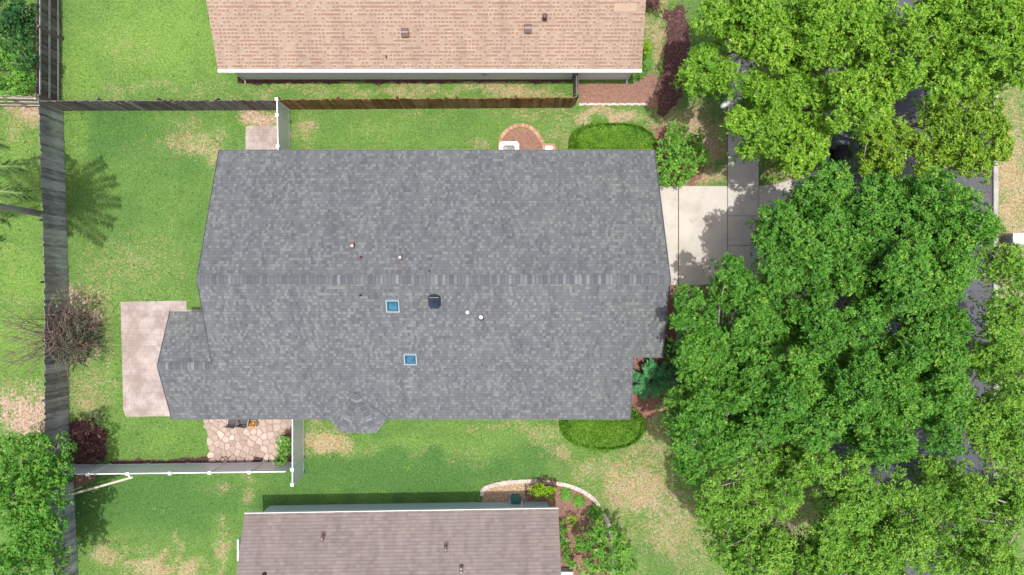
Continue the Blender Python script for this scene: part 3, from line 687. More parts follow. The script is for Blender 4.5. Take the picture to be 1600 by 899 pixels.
def skylight(px,py,w,d):
    c=onroof(px,py); n=Rl@Vector((0,0,1)); m=MB(); t=.04
    for u,v,a,b in ((0,d/2,w+t,t),(0,-d/2,w+t,t),(w/2,0,t,d-t),(-w/2,0,t,d-t)): m.box(c+Rl@Vector((u,v,.06)),(a,b,.17),M=Rl)
    f=m.build('skylight',MT['sky_frame'],hs)
    m=MB(); 
    def pt(u,v,h): return c+Rl@Vector((u,v,h))
    W,D=w/2-t/2,d/2-t/2; i_=.66; m.cur=1
    m.add([pt(-W,-D,.13),pt(W,-D,.13),pt(W,D,.13),pt(-W,D,.13),pt(-W*i_,-D*i_,.06),pt(W*i_,-D*i_,.06),pt(W*i_,D*i_,.06),pt(-W*i_,D*i_,.06)],[(0,1,5,4),(1,2,6,5),(2,3,7,6),(3,0,4,7)]); m.cur=0; m.add([pt(-W*i_,-D*i_,.06),pt(W*i_,-D*i_,.06),pt(W*i_,D*i_,.06),pt(-W*i_,D*i_,.06)],[(0,1,2,3)])
    m.build('pane',[MT['glass'],MT['well']],f)
    m=MB(); m.box(c+n*.004,(w+.26,d+.26,.012),M=Rl); m.build('flashing',MT['cap'],f)
skylight(614.3,477,.545,.545); skylight(641.8,560,.545,.52)
c=onroof(679,470); m=MB()                # black slant-back roof vent with an arched skirt
m.box(c+Rl@Vector((0,-.03,.10)),(.40,.58,.16),M=Rl); m.box(c+Rl@Vector((0,.22,.14)),(.46,.08,.10),M=Rl)
v_=m.build('roof_vent',MT['dglass'],hs,bevel=.03)
m=MB()
pts=[]
for i in range(13):
    a=math.pi*(i/12); pts.append((.29*math.cos(a),.10+.24*math.sin(a)))
pts=[(.27,-.28)]+pts+[(-.27,-.28)]
vs=[c+Rl@Vector((u,v,.012)) for u,v in pts]; m.add(vs,[tuple(range(len(vs)))]); m.build('flashing',MT['metal_dark'],v_)
def pipe(parent,c,r,h,mat,fm='lead',collar=.12,cap=None):
    m=MB(); m.tube([c-Vector((0,0,.1)),c+Vector((0,0,h))],r,12); o=m.build('vent_pipe',MT[mat],parent,True)
    if collar:
        m=MB(); m.tube([c-Vector((0,0,.03)),c+Vector((0,0,.05))],[collar,r*1.15],12); m.build('collar',MT[fm],o,True)
    if cap:
        m=MB(); m.tube([c+Vector((0,0,h)),c+Vector((0,0,h+.03)),c+Vector((0,0,h+.06))],[r*1.7,r*1.7,r*.8],12); m.build('cap',MT[cap],o,True)
    return o
for px,py,s in ((551.5,384,1.0),(626,402,.95)):
    c=onroof(px,py); m=MB(); m.box(c+Vector((0,0,.10)),(.17*s,.26*s,.2)); o=m.build('vent_box',MT['lead'],hs,bevel=.02)
    m=MB(); m.box(c+Vector((.0,-.02,.215)),(.12*s,.10*s,.02)); m.build('cap',MT['pale_metal'],o)
pipe(hs,onroof(564,403),.04,.25,'lead',collar=.09); pipe(hs,onroof(671.5,424),.025,.3,'metal_dark',collar=0); pipe(hs,onroof(564,462),.04,.2,'metal_dark',collar=.0)
pipe(hs,onroof(731,488),.05,.25,'white','pale_metal',.07,'white'); pipe(hs,onroof(752,495.5),.055,.3,'white','lead',.16,'white'); pipe(hs,onroof(753.5,570),.025,.25,'metal_dark',collar=0)

# --- the tan-roofed house above
MT['patch']=plain('plain_tan_felt',(.42,.31,.23),.9,.1,var=.1,scale=3)
nh=thing('house','house with a tan and brown shingle roof and white gutter behind the wooden fence','house',(-4,14.5,0))
EY=10.44; EZ=2.35
def zt(y): return EZ+SL*(y-EY) if y<16.6 else EZ+SL*(2*16.6-EY-y)
m=MB(); m.slab([(-14.07,EY,EZ),(6.2,EY,EZ),(6.12,16.6,zt(16.6)),(-14.04,16.6,zt(16.6))],.14); m.slab([(-14.04,16.6,zt(16.6)),(6.12,16.6,zt(16.6)),(6.12,22.8,zt(22.8)),(-14.04,22.8,zt(22.8))],.14)
nr=m.build('roof',MT['roof_tan'],nh)
MT['cap_tan']=island('tan_cap',[(0,(.36,.22,.15)),(1,(.56,.42,.34))])
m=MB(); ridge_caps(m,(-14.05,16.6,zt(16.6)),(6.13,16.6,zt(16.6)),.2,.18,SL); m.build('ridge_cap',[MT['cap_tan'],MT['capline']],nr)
m=MB(); m.box((-3.93,EY-.075,EZ-.06),(20.3,.15,.13)); g_=m.build('gutter',MT['white'],nh,bevel=.015)
m=MB(); m.box((-3.93,EY+.012,EZ-.085),(20.26,.02,.15)); 
m.build('fascia',MT['white'],nr)
m=MB(); m.prism([(-13.68,10.66),(5.86,10.66),(5.86,22.5),(-13.68,22.5)],0,2.33)
for x in (-13.61,5.79): gable(m,x,.14,[(10.66,2.33),(22.5,2.33),(16.6,zt(16.6)-.18)])
m.build('wall',MT['stucco'],nh)
window(nh,(5.862,14,1.3),1.6,1.2,'y',1); window(nh,(-13.682,14,1.3),1.6,1.2,'y',-1)
for px in (384,979):
    x=gx(px); m=MB(); m.tube([(x*1.0,EY-.06,EZ-.1),(x,EY-.05,EZ-.25),(x,10.60,EZ-.55),(x,10.60,.12),(x,10.45,.04)],.04,6); m.build('downspout',MT['white'],nh)
    
m=MB(); m.box((gx(705),10.63,2.1),(.9,.06,.08)); m.build('light_strip',MT['metal_dark'],nh)
m=MB(); m.box((gx(758),10.62,1.0),(.22,.09,.34)); m.build('meter_box',MT['grey_metal'],nh,bevel=.02)
zf=lambda y: zt(y)
for px,py in ((633,51),(825,44.5)):
    c=onroof(px,py,zf); m=MB(); m.box(c+Rl@Vector((0,0,.09)),(.34,.40,.16),M=Rl); o=m.build('vent_box',MT['lead'],nh,bevel=.03); m=MB(); m.box(c+Rl@Vector((0,.04,.18)),(.33,.08,.02),M=Rl); m.build('cap',MT['pale_metal'],o)
pipe(nh,onroof(851,29,zf),.07,.3,'lead',collar=.14,cap='lead'); pipe(nh,onroof(604,90,zf),.035,.22,'metal_dark',collar=.0)
c=onroof(977,12,zf); m=MB(); m.box(c+Rl@Vector((0,0,.012)),(1.05,.36,.02),M=Rl); m.build('repair_patch',MT['patch'],nh)
# --- the brown-roofed house below
bh=thing('house','house with a plain brown-grey shingle roof at the bottom edge','house',(-5,-13.5,0))
ang=math.atan2(-10.577+10.82,2.204+12.8); ca,sa=math.cos(ang),math.sin(ang)
O_=Vector((-12.8,-10.82,0))
def bl(u,v,z): return Vector((O_.x+u*ca-v*sa,O_.y+u*sa+v*ca,z))      # u along the eave, v up the picture
LN=15.02
def zb(v): return 2.34+SL*(-v) if v>-6.2 else 2.34+SL*6.2-SL*(-v-6.2)
m=MB(); m.slab([bl(0,0,2.34),bl(LN,0,2.34),bl(LN,-6.2,zb(-6.2)),bl(.05,-6.2,zb(-6.2))],.14); m.slab([bl(.05,-6.2,zb(-6.2)),bl(LN,-6.2,zb(-6.2)),bl(LN,-12.4,2.34),bl(.05,-12.4,2.34)],.14)
br=m.build('roof',MT['roof_brown'],bh)
MT['cap_brown']=island('brown_cap',[(0,(.19,.13,.12)),(1,(.31,.235,.225))])
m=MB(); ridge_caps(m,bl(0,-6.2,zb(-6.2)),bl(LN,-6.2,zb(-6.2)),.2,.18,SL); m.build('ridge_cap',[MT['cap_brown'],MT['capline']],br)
m=MB(); 
R3=Matrix.Rotation(ang,3,'Z')
m.box(bl(LN/2,.015,2.25),(LN+.02,.03,.17),M=R3); m.build('fascia',MT['white'],br)
m=MB(); Wp=[bl(.4,-.36,0),bl(LN-.4,-.36,0),bl(LN-.4,-12.0,0),bl(.4,-12.0,0)]
m.prism([(p.x,p.y) for p in Wp],0,2.3)
m.build('wall',MT['stucco_blue'],bh)
for u in (.47,LN-.47):
    m=MB(); q=[bl(u,-.36,2.3),bl(u,-12.0,2.3),bl(u,-6.2,zb(-6.2)-.18)]; q2=[p+Vector((.1,0,0)) for p in q]; m.add(q+q2,[(0,1,2),(5,4,3),(0,3,4,1),(1,4,5,2),(2,5,3,0)]); m.build('gable_wall',MT['stucco_blue'],bh)
m=MB(); p=bl(6.2,-.33,2.0); m.box(p,(1.0,.07,.12),M=R3); m.build('vent_grille',MT['metal_dark'],bh)
m=MB(); m.tube([bl(LN-1.75,-.02,2.2),bl(LN-1.75,.0,2.0),bl(LN-1.73,-.28,1.7),bl(LN-1.73,-.28,.1)],.05,6); m.build('downspout',MT['white'],bh)
zbw=lambda y: zb((y-O_.y)*ca)
def onb(px,py):
    z=3.
    for _ in range(12):
        p=P(px,py,z); v=-(p.x-O_.x)*sa+(p.y-O_.y)*ca; z=zb(v)
    return P(px,py,z)
for px,py in ((505.5,836.5),(697,853)):
    c=onb(px,py); m=MB(); m.tube([c-Vector((0,0,.05)),c+Vector((0,0,.2)),c+Vector((0,-.10,.27)),c+Vector((0,-.2,.24))],.065,10); o=m.build('vent_pipe',MT['pale_metal'],bh,True); m=MB(); m.box(c+Ru@Vector((0,.06,.015)),(.22,.22,.015),M=Ru); m.build('collar',MT['lead'],o)
c=onb(413,899); pipe(bh,c,.06,.22,'pale_metal','metal_dark',.13); c=onb(721,886); pipe(bh,c,.055,.25,'grey_metal','pale_metal',.12,'pale_metal'); c=onb(721,893); pipe(bh,c,.05,.18,'grey_metal','metal_dark',.1)
m=MB(); q=G(374.5,860); m.box((gx(372)*.945,(449.5-860)*S*.945,1.0),(.09,1.05,1.9)); m.build('wall_chase',MT['white'],bh,bevel=.01)
EXCL += [[(-13.5,6.15),(6.45,6.15),(6.45,-5.9),(-16,-5.9),(-16,-1.5),(-13.5,-1.5)],[(-13.68,10.66),(5.86,10.66),(5.86,30),(-13.68,30)],[(p.x,p.y) for p in Wp]]

# ------------------------------------------------------------------ fences
def wfence(label,a,b,mat,side,group='wooden fences',h=1.83,posts=True,postcount=None,rails_on=None,name='wood_fence',bw=.145,lean=0.0,pt=True):
    a=Vector(a);b=Vector(b);d=b-a;L=d.length;d.normalize();n=Vector((-d.y,d.x,0))*side
    t=thing(name,label,'fence',(a+b)/2,group)
    m=MB(); k=max(1,round(L/bw)); bw=L/k
    for i in range(k):
        hh=h+RNG.normal(0,.018); w=bw+.004; o=a+d*(i*bw)+n*(.035+(.010 if i%2 else 0)+RNG.normal(0,.002)); tl=RNG.normal(lean,.010); sk=RNG.normal(0,.004)
        out=[(0,.04),(w,.04),(w,hh-.04),(w-.035,hh),(.035,hh),(0,hh-.04)]
        vs=[]
        for q in (0,.018):
            for u,z in out: vs.append(o+d*(u+sk*z)+n*(q+tl*z)+Vector((0,0,z)))
        m.add(vs,[(0,1,2,3,4,5),(11,10,9,8,7,6)]+[(j,6+j,6+(j+1)%6,(j+1)%6) for j in range(6)])
    m.build('boards',MT[mat],t)
    for z in (.3,.95,1.62):
        m=MB(); c=(a+b)/2-n*.0+Vector((0,0,z)); m.box(c,(L,.045,.09),math.atan2(d.y,d.x)); m.build('rail',MT['wood_grey' if side<0 and d.y<0 else mat if mat!='wood_grey' else 'wood_dark'],t)
    if posts:
        np_=postcount or max(2,int(L/2.44)+1)
        for i in range(np_):
            p=a+d*(L*i/(np_-1)); m=MB(); m.box((p.x-n.x*.065,p.y-n.y*.065,h/2+.02),(.09,.09,h+.04),math.atan2(d.y,d.x)); m.build('post',MT[mat if mat!='wood_grey' else 'wood_dark'],t)
    return t
# rear boundary, running down the left of the picture (face towards the lawn)
b0=G(97,-40);b1=G(97,164);b2=G(106,441.5);b3=G(106.5,705);b4=G(114,752);b5=G(122.5,930)
wfence('weathered dark fence beside the tan-roofed house yard, showing its rails',b0,G(97,165),'wood_dark',-1)
wfence('long weathered silver-grey wooden fence along the rear lawn above the bare shrub',b1,b2,'wood_grey',1)
wfence('silver-grey wooden fence between the bare shrub and the burgundy shrub',b2,b3,'wood_grey',1)
wfence('leaning grey wooden fence at the bottom left beside the leafy tree',b4,b5,'wood_grey',1,lean=-.012)
wfence('dark aged half of the fence across the top, left of the white gate panel',G(97,172),G(451,171),'wood_dark',-1)
wfence('golden brown newer half of the fence below the tan-roofed house',G(452.5,170),G(894,167),'wood_gold',-1)
wfence('pale fence seen from its rail side at the left edge',G(-30,166),G(94,168),'wood_pale',1)
wfence('short dark wooden gate between the golden fence end and the tan-roofed house',G(896,166),G(896,127),'wood_dark',-1,name='wood_gate',group='wooden fences',postcount=2)
def vfence(label,a,b,posts,h=1.83,name='vinyl_fence',endpost=True):
    a=Vector(a);b=Vector(b);d=b-a;L=d.length;d.normalize();rz=math.atan2(d.y,d.x);n=Vector((-d.y,d.x,0))
    t=thing(name,label,'fence',(a+b)/2,'white vinyl fences')
    for i in range(len(posts)-(0 if endpost else 1)):
        p=a+d*(L*posts[i]); m=MB(); m.box((p.x,p.y,h/2+.03),(.127,.127,h+.06),rz); po=m.build('post',MT['vinyl'],t,bevel=.006)
        m=MB(); c=[Vector((p.x,p.y,h+.06))+Matrix.Rotation(rz,3,'Z')@Vector((u*.08,v*.08,0)) for u,v in ((-1,-1),(1,-1),(1,1),(-1,1))]
        m.add(c+[q+Vector((0,0,.025)) for q in c]+[Vector((p.x,p.y,h+.11))],[(3,2,1,0),(0,1,5,4),(1,2,6,5),(2,3,7,6),(3,0,4,7),(4,5,8),(5,6,8),(6,7,8),(7,4,8)]); m.build('cap',MT['white'],po)
    for i in range(len(posts)-1):
        p=a+d*(L*posts[i]+.064);q=a+d*(L*posts[i+1]-.064);c=(p+q)/2;l=(q-p).length
        m=MB(); k=max(1,int(l/.15)); w=l/k
        for j in range(k): 
            o=p+d*((j+.5)*w); m.box((o.x,o.y,h/2),(w-.006,.022,h-.16),rz)
        m.box((c.x,c.y,h/2),(l,.014,h-.2),rz)
        m.build('panel',MT['vinyl'],t)
        for z,hh in ((h-.03,.10),(.10,.14)):
            m=MB(); m.box((c.x,c.y,z),(l,.05,hh),rz); m.build('rail',MT['white'],t)
    return t
vfence('white vinyl fence and gate joining the dark fence to the grey roof',G(452,171),G(454,250),(0,.30,.88,1.0))
vfence('white vinyl side fence between the flagstones and the lower lawn',G(475,640),G(475,741),(0,.78,1.0))
vfence('long white vinyl fence below the flagstone patio',G(116,726.5),G(472,722),(0,.16,.325,.5,.665,.83,.985),endpost=False)
t=thing('wooden_brace','thin bare plank bridging the white vinyl fence and the grey fence','plank',P(150,758,1.7))
m=MB(); a=P(96,777,1.66);b=P(207,746,1.74); d=b-a; m.box((a+b)/2,(d.length,.10,.045),math.atan2(d.y,d.x)); m.build('plank',MT['wood_pale'],t)
m=MB(); a2=P(98,772,1.60);b2_=P(128,761,1.62); d=b2_-a2; m.box((a2+b2_)/2,(d.length,.05,.04),math.atan2(d.y,d.x)); m.build('batten',MT['wood_pale'],t)
m=MB(); a2=P(200.5,740,1.76);b2_=P(203.5,747,1.76); d=b2_-a2; m.box((a2+b2_)/2,(d.length+.04,.07,.05),math.atan2(d.y,d.x)); m.build('bracket',MT['vinyl'],t)

# ------------------------------------------------------------------ small things
t=thing('air_conditioner','white air conditioner with a round fan grille beside the grey roof','air conditioner',G(794,241))
cx,cy=G(795.5,241).x,G(0,241).y; hh=.78
m=MB(); r=[]
for qx,qy in ((1,1),(-1,1),(-1,-1),(1,-1)):
    base=math.atan2(qy,qx)-math.pi/4
    for k in range(4): an=base+k*math.pi/6; r.append((cx+qx*.36+.12*math.cos(an),cy+qy*.36+.12*math.sin(an)))
m.prism(r,.04,hh-.12); 
body=m.build('cabinet',MT['pale_metal'],t)
m=MB(); n=len(r); seg=[(cx+.37*math.cos(2*math.pi*(i+.5)/n+math.pi*0),cy+.37*math.sin(2*math.pi*(i+.5)/n)) for i in range(n)]
vs=[(x,y,hh) for x,y in r]+[(x,y,hh-.12) for x,y in r]
seg=[]
for x,y in r:
    an=math.atan2(y-cy,x-cx); seg.append((cx+.37*math.cos(an),cy+.37*math.sin(an)))
vs+= [(x,y,hh-.005) for x,y in seg]+[(x,y,hh-.10) for x,y in seg]
m.add(vs,[(i,(i+1)%n,2*n+(i+1)%n,2*n+i) for i in range(n)]+[(n+i,n+(i+1)%n,(i+1)%n,i) for i in range(n)]+[(2*n+i,2*n+(i+1)%n,3*n+(i+1)%n,3*n+i) for i in range(n)])
m.build('top_cover',MT['white'],t)
m=MB(); m.lathe((cx,cy,hh-.11),[(.0,0),(.37,0)],24); m.build('fan_well',MT['drip'],t)
m=MB()
for k in range(3):
    a=k*2.094+.4; c0=Vector((cx,cy,hh-.07)); pts=[c0+Vector((math.cos(a+q)*rr,math.sin(a+q)*rr,zz)) for q,rr,zz in ((-.3,.06,.02),(-.35,.33,.025),(.35,.33,-.02),(.5,.06,-.01))]; m.add(pts,[(0,1,2,3)])
m.tube([(cx,cy,hh-.1),(cx,cy,hh-.04)],.07,12); m.build('fan',MT['pale_metal'],t)
m=MB()
for rr in (.12,.2,.28,.36):
    m.tube([(cx+rr*math.cos(a*math.pi/12),cy+rr*math.sin(a*math.pi/12),hh-.002) for a in range(25)],.006,4,False)
for k in range(12): a=k*math.pi/6; m.tube([(cx+.05*math.cos(a),cy+.05*math.sin(a),hh),(cx+.37*math.cos(a),cy+.37*math.sin(a),hh)],.005,4)
m.build('grille',MT['white'],t)
m=MB(); m.box((cx,cy,.025),(1.05,1.05,.05)); m.build('pad',MT['concrete'],t)
t=thing('drain_box','small white lidded drain box in a red brick surround beside the grey roof','drain box',G(857,234)); c=G(857,236)
m=MB(); m.box((c.x,c.y,.12),(.40,.45,.2)); m.build('lid',MT['white'],t,bevel=.02)
m=MB()
for u,v,a,b in ((0,.30,.62,.1),(-.27,0,.1,.5),(.27,0,.1,.5)): m.box((c.x+u,c.y+v,.08),(a,b,.16))
m.build('surround',MT['brick_red'],t,bevel=.01)
def wbin(label,base,rz,body,lid,trim,h=1.02,w=.60,d=.70):
    t=thing('wheeled_bin',label,'bin',base); bz=base.z; R=Matrix.Rotation(rz,3,'Z')
    q=lambda u,v,z: Vector(base)+R@Vector((u,v,z))
    def ring(a,b,z): return [q(-a,-b,z),q(a,-b,z),q(a,b,z),q(-a,b,z)]
    m=MB(); vs=ring(w*.36,d*.34,.06)+ring(w*.44,d*.43,h*.85)+ring(w*.50,d*.48,h*.86)+ring(w*.5,d*.48,h*.92)
    m.add(vs,[(3,2,1,0)]+[(l*4+i,l*4+(i+1)%4,l*4+4+(i+1)%4,l*4+4+i) for l in range(3) for i in range(4)]+[(12,13,14,15)])
    m.build('body',MT[body],t,bevel=.03)
    m=MB()
    for u in (-.3,-.15,0,.15,.3): m.box(q(u*w,-d*.39,h*.45),(.03,.03,h*.62),rz)
    for v in (-.25,0,.25): m.box(q(-w*.41,v*d,h*.45),(.03,.03,h*.62),rz)
    m.build('ribs',MT[trim],t)
    m=MB(); vs=ring(w*.54,d*.54,h*.93)+ring(w*.54,d*.54,h*.96)+ring(w*.44,d*.44,h*1.03); m.add(vs,[(3,2,1,0)]+[(l*4+i,l*4+(i+1)%4,l*4+4+(i+1)%4,l*4+4+i) for l in range(2) for i in range(4)]+[(8,9,10,11)])
    m.build('lid',MT[lid],t,bevel=.02)
    m=MB(); m.tube([q(-w*.4,d*.52,h*.9),q(-w*.38,d*.64,h*.92),q(w*.38,d*.64,h*.92),q(w*.4,d*.52,h*.9)],.018,8); m.build('handle',MT[trim],t)
    for s in (-1,1):
        m=MB(); m.tube([q(s*w*.40,d*.40,.12),q(s*w*.50,d*.40,.12)],.12,16); m.build('wheel',MT['rubber'],t)
    return t
bb=G(1307,243); bb.z=-.12
wbin('black wheeled bin on the shaded road beside the near kerb',bb,math.radians(92),'black_plastic','black_plastic','dark_plastic',1.1,.66,.72)
bb=G(1571,375.5); bb.z=0
wbin('white and grey wheeled bin at the right edge beyond the far kerb',bb,math.radians(-90),'grey_metal','stucco','dark_plastic',1.1,.52,.72)
t=thing('street_lamp','grey oval street lamp head poking out of the tree above the pavement','lamp',G(1092,150))
hd=P(1133.5,163,6.6); m=MB()
R=Matrix.Rotation(math.radians(35),3,'Z'); vs=[];fs=[]
for i,(s,hz) in enumerate(((.25,-.09),(.9,-.05),(1,0),(.85,.06),(.45,.10))):
    for k in range(16):
        a=k*math.pi/8; vs.append(hd+R@Vector((.25*s*math.cos(a),.135*s*math.sin(a),hz)))
for i in range(4):
    for k in range(16): fs.append((i*16+k,i*16+(k+1)%16,i*16+16+(k+1)%16,i*16+16+k))
fs+=[tuple(range(15,-1,-1)),tuple(range(64,80))]; m.add(vs,fs); m.build('lamp_head',MT['grey_metal'],t,True)
pb=G(1092,150); tp=Vector((pb.x,pb.y,6.5)); m=MB(); m.tube([pb,pb+Vector((0,0,2.5)),tp],[.075,.06,.05],10); m.build('pole',MT['grey_metal'],t,True)
m=MB(); m.tube([tp-Vector((0,0,.3)),tp.lerp(hd,.3)+Vector((0,0,.35)),tp.lerp(hd,.7)+Vector((0,0,.2)),hd+Vector((.1,.06,.02))],.028,8); m.build('arm',MT['grey_metal'],t,True)
t=thing('utility_box','teal green utility box on pale chips by the brown-roofed house','utility box',G(805,777)); c=G(805.5,776.5)
m=MB(); m.box((c.x,c.y,.22),(.44,.34,.44)); m.build('cabinet',MT['teal'],t,bevel=.03); m=MB(); m.box((c.x,c.y,.45),(.48,.38,.04)); m.build('lid',MT['teal'],t,bevel=.015)
m=MB(); m.box((c.x,c.y,.02),(.6,.5,.04)); m.build('pad',MT['kerb'],t)
for k,(px,py,lab) in enumerate(((797,783,'pale stone left of the teal utility box'),(812.5,785,'pale stone right of the teal utility box'))):
    c=G(px,py); m=MB(); m.box((c.x,c.y,.04),(.16,.08,.08),.3+k); tag(m.build('stone',MT['white'],bevel=.03),lab,'stone',group='stones at the utility box')
t=thing('garden_hose','coiled reddish garden hose on the soil beside the drive','hose',G(1069,275)); m=MB(); c=G(1069,274); pts=[]
for i in range(70): a=i*.33; r=.2+.07*math.sin(i*.21)+.0012*i; pts.append((c.x+r*math.cos(a),c.y+r*.8*math.sin(a),.03+.0012*i+.01*math.sin(a*2)))
m.tube(pts,.013,6); m.build('coil',MT['hose'],t,True)
m=MB(); c=G(1039,525); pts=[(c.x+.012*i-.05,c.y+.28*math.sin(i*.18)-.2,.035+.02*math.sin(i*.5)) for i in range(20)]; m.tube(pts,.016,6); tag(m.build('garden_hose',MT['white'],smooth=True),'short pale bent hose on dark mulch beside the grey roof step','hose')
# under the eave by the flagstones
def chair(label,c,rz):
    t=thing('patio_chair',label,'chair',c,'chairs by the flagstones'); R=Matrix.Rotation(rz,3,'Z'); q=lambda u,v,z: Vector(c)+R@Vector((u,v,z))
    m=MB(); m.box(q(0,0,.43),(.50,.48,.05),rz); m.build('seat',MT['dark_plastic'],t,bevel=.015)
    m=MB(); 
    for u in (-.2,-.1,0,.1,.2): m.box(q(u,.25,.68),(.045,.03,.5),rz)
    m.box(q(0,.25,.92),(.52,.035,.06),rz); m.build('backrest',MT['dark_plastic'],t)
    for s in (-1,1):
        m=MB(); m.box(q(s*.27,.0,.64),(.05,.5,.03),rz); m.build('armrest',MT['pale_metal'],t,bevel=.008)
        for v in (-.22,.24): m=MB(); m.box(q(s*.25,v,.21),(.035,.035,.42),rz); m.build('leg',MT['metal_dark'],t)
    return t
ch=chair('dark slatted patio chair left of its twin under the grey eave',G(370,655),math.radians(172))
c2=copy_tree(ch); c2.location=G(387,654.5); tag(c2,'dark slatted patio chair between its twin and the orange planter','chair')
t=thing('planter','square planter of orange flowers under the eave beside the patio chairs','planter',G(399,661)); c=G(398.5,660.5)
m=MB()
for u,v,a,b in ((0,.16,.36,.04),(0,-.16,.36,.04),(.16,0,.04,.28),(-.16,0,.04,.28)): m.box((c.x+u,c.y+v,.16),(a,b,.32))
m.box((c.x,c.y,.13),(.28,.28,.24)); m.build('pot',MT['wood_pale'],t,bevel=.01)
MT['leaf_orange']=leafmat('orange_petal',(.2,.10,.01),(.45,.20,.02),(.62,.30,.03),(.7,.45,.1))
V,F,A,_=crown([((c.x,c.y,.33),.16)],L=.08,W=.06,k=6,dens=120,sub=7); npmesh('flowers',V,F,MT['leaf_orange'],t,{'var':('FLOAT',A)})
t=thing('heat_pump','pale blue topped unit beside the brown-roofed house at the bottom edge','heat pump',G(884,890)); c=G(882,895)
m=MB(); m.box((c.x,c.y,.3),(.8,.55,.55)); m.build('cabinet',MT['stucco_blue'],t,bevel=.03); m=MB()
for i in range(7): m.box((c.x-.3+.1*i,c.y+.279,.3),(.02,.02,.42))
m.build('louvres',MT['grey_metal'],t)
# ------------------------------------------------------------------ trees
def Z(lst,y0,z0=7.0,zr_=.7,f=.96,x0=1030,k=2.807,cz=None):
    out=[]
    for X_,Y_,R_ in lst:
        px,py=x0+X_/k,y0+Y_/k; z=z0+RNG.uniform(-zr_,zr_)
        if cz: z-=((px-cz[0])**2+(py-cz[1])**2)/cz[2]
        r=R_/k*S*(H-z)/H*f; c=P(px,py,z-r*.35); out.append((tuple(c),r))
    return out
def under(lobes,n,drop=2.0,r=.8):        # lower, shaded boughs seen through the gaps
    out=list(lobes)
    for i in range(n):
        c,rr=lobes[RNG.integers(len(lobes))]; mid=np.mean([l[0] for l in lobes],0)
        q=np.array(c)*.75+mid*.25+RNG.normal(0,rr*.3,3)*[1,1,0]; z1=c[2]-drop*RNG.uniform(.6,1.2); q[:2]*=(H-z1)/(H-c[2]); q[2]=z1; out.append((tuple(q),r*RNG.uniform(.9,1.4)))
    return out
A_=[(250,80,100),(390,120,110),(200,330,105),(300,350,66),(130,330,55),(460,70,80),(330,30,80),(500,230,90),(600,60,100),(640,220,100),(560,140,85),(350,190,60),(410,20,70),(250,10,60)]
B_=[(420,380,70),(590,370,100),(335,535,66),(480,440,90),(620,480,110),(440,600,105),(560,620,105),(660,640,90),(600,710,75),(400,660,50),(740,400,80),(700,560,50),(520,530,70)]
B2=[(830,400,95),(845,485,88),(780,545,50),(960,480,75),(1000,380,85),(940,330,70),(1080,330,75),(720,60,100),(830,120,110),(760,230,80),(830,20,90),(950,40,90),(1010,170,100),(930,200,45),(1080,100,75),(905,540,50),(700,140,70)]
C_=[(1190,60,110),(1120,200,55),(1270,220,105),(1190,310,65),(1310,90,100),(1430,50,110),(1420,240,95),(1540,60,90),(1550,200,85),(1575,310,75),(1300,330,85),(1240,390,75),(1390,370,80),(1250,10,80),(1490,130,70),(1600,130,80)]
D_=[(940,590,85),(1020,600,90),(940,685,62),(1000,700,80),(1000,760,50),(1290,440,105),(1240,560,100),(1350,560,105),(1420,620,110),(1300,680,105),(1380,715,85),(1210,680,85),(1480,560,50),(1180,500,45),(1130,640,60),(1160,740,45),(900,740,35),(1440,480,60),(1500,670,40)]
E_=[(740,90,105),(650,130,75),(530,250,110),(730,250,120),(610,340,90),(560,430,130),(780,330,100),(940,200,130),(930,330,110),(830,470,100),(700,560,60),(850,150,70),(680,420,80),(480,330,70)]
F_=[(960,90,70),(1120,130,100),(1200,130,120),(1290,170,105),(1180,280,105),(1290,280,110),(1050,420,100),(1180,480,140),(1270,420,105),(1060,540,95),(1200,560,110),(1260,500,85),(960,600,110),(880,690,105),(1100,350,90),(1380,250,80),(1445,262,58),(1010,480,60)]
G_=[(310,460,75),(380,540,105),(130,580,70),(160,680,100),(220,780,90),(80,680,35),(480,560,80),(430,640,60),(380,760,120),(480,700,90),(450,860,90),(130,790,45),(260,850,60)]
G3=[(200,60,105),(190,180,105),(330,130,65),(270,310,120),(110,320,60),(130,420,80),(440,50,100),(450,230,100),(330,300,75),(90,240,50)]
E4=[(710,700,115),(730,770,90),(600,640,60),(620,860,90)]
E3=[(560,120,100),(610,60,95),(560,220,90),(680,250,120),(650,80,70),(760,190,85),(860,90,120),(940,160,100),(930,260,100),(960,340,100),(1050,330,70)]
H2=[(1170,760,140),(1260,700,95),(1250,830,105),(1100,840,95),(900,880,90),(1040,880,75)]
H3=[(1260,60,105),(1270,180,85),(1240,300,85),(1090,140,105),(1030,40,90)]
I2=[(1490,430,100),(1540,415,75),(1580,480,85),(1500,620,90),(1490,720,100),(1560,780,105),(1460,860,90),(1410,830,50),(1590,640,70)]
I3=[(1400,220,100),(1500,180,105),(1470,330,105),(1550,330,95),(1590,230,80),(1560,90,70)]
K1=[(300,500,120),(250,600,105),(430,420,100),(560,400,110),(400,590,115),(330,720,110),(260,790,60),(500,790,100),(620,420,85),(400,860,100),(230,520,50),(650,840,70),(600,880,80),(560,520,70),(320,860,60)]
K2=[(700,400,95),(830,430,95),(780,560,105),(900,560,115),(850,650,105),(950,700,115),(900,800,120),(1050,520,75),(1050,700,85),(1080,780,115),(1000,870,105),(800,740,60),(870,880,80),(740,720,80),(740,830,95),(690,880,70),(770,640,60)]
K3=[(1200,560,105),(1280,480,115),(1180,420,75),(1230,640,125),(1330,600,105),(1150,700,95),(1400,540,80),(1300,800,120),(1430,820,120),(1530,650,80),(1500,870,95),(1200,840,95),(1580,560,70),(1550,480,80),(1400,700,60)]
g1='trees along the street'
kw=dict(k=8,dens=44,sub=17,L=.13,W=.07,skirt=7,flat=1.1)
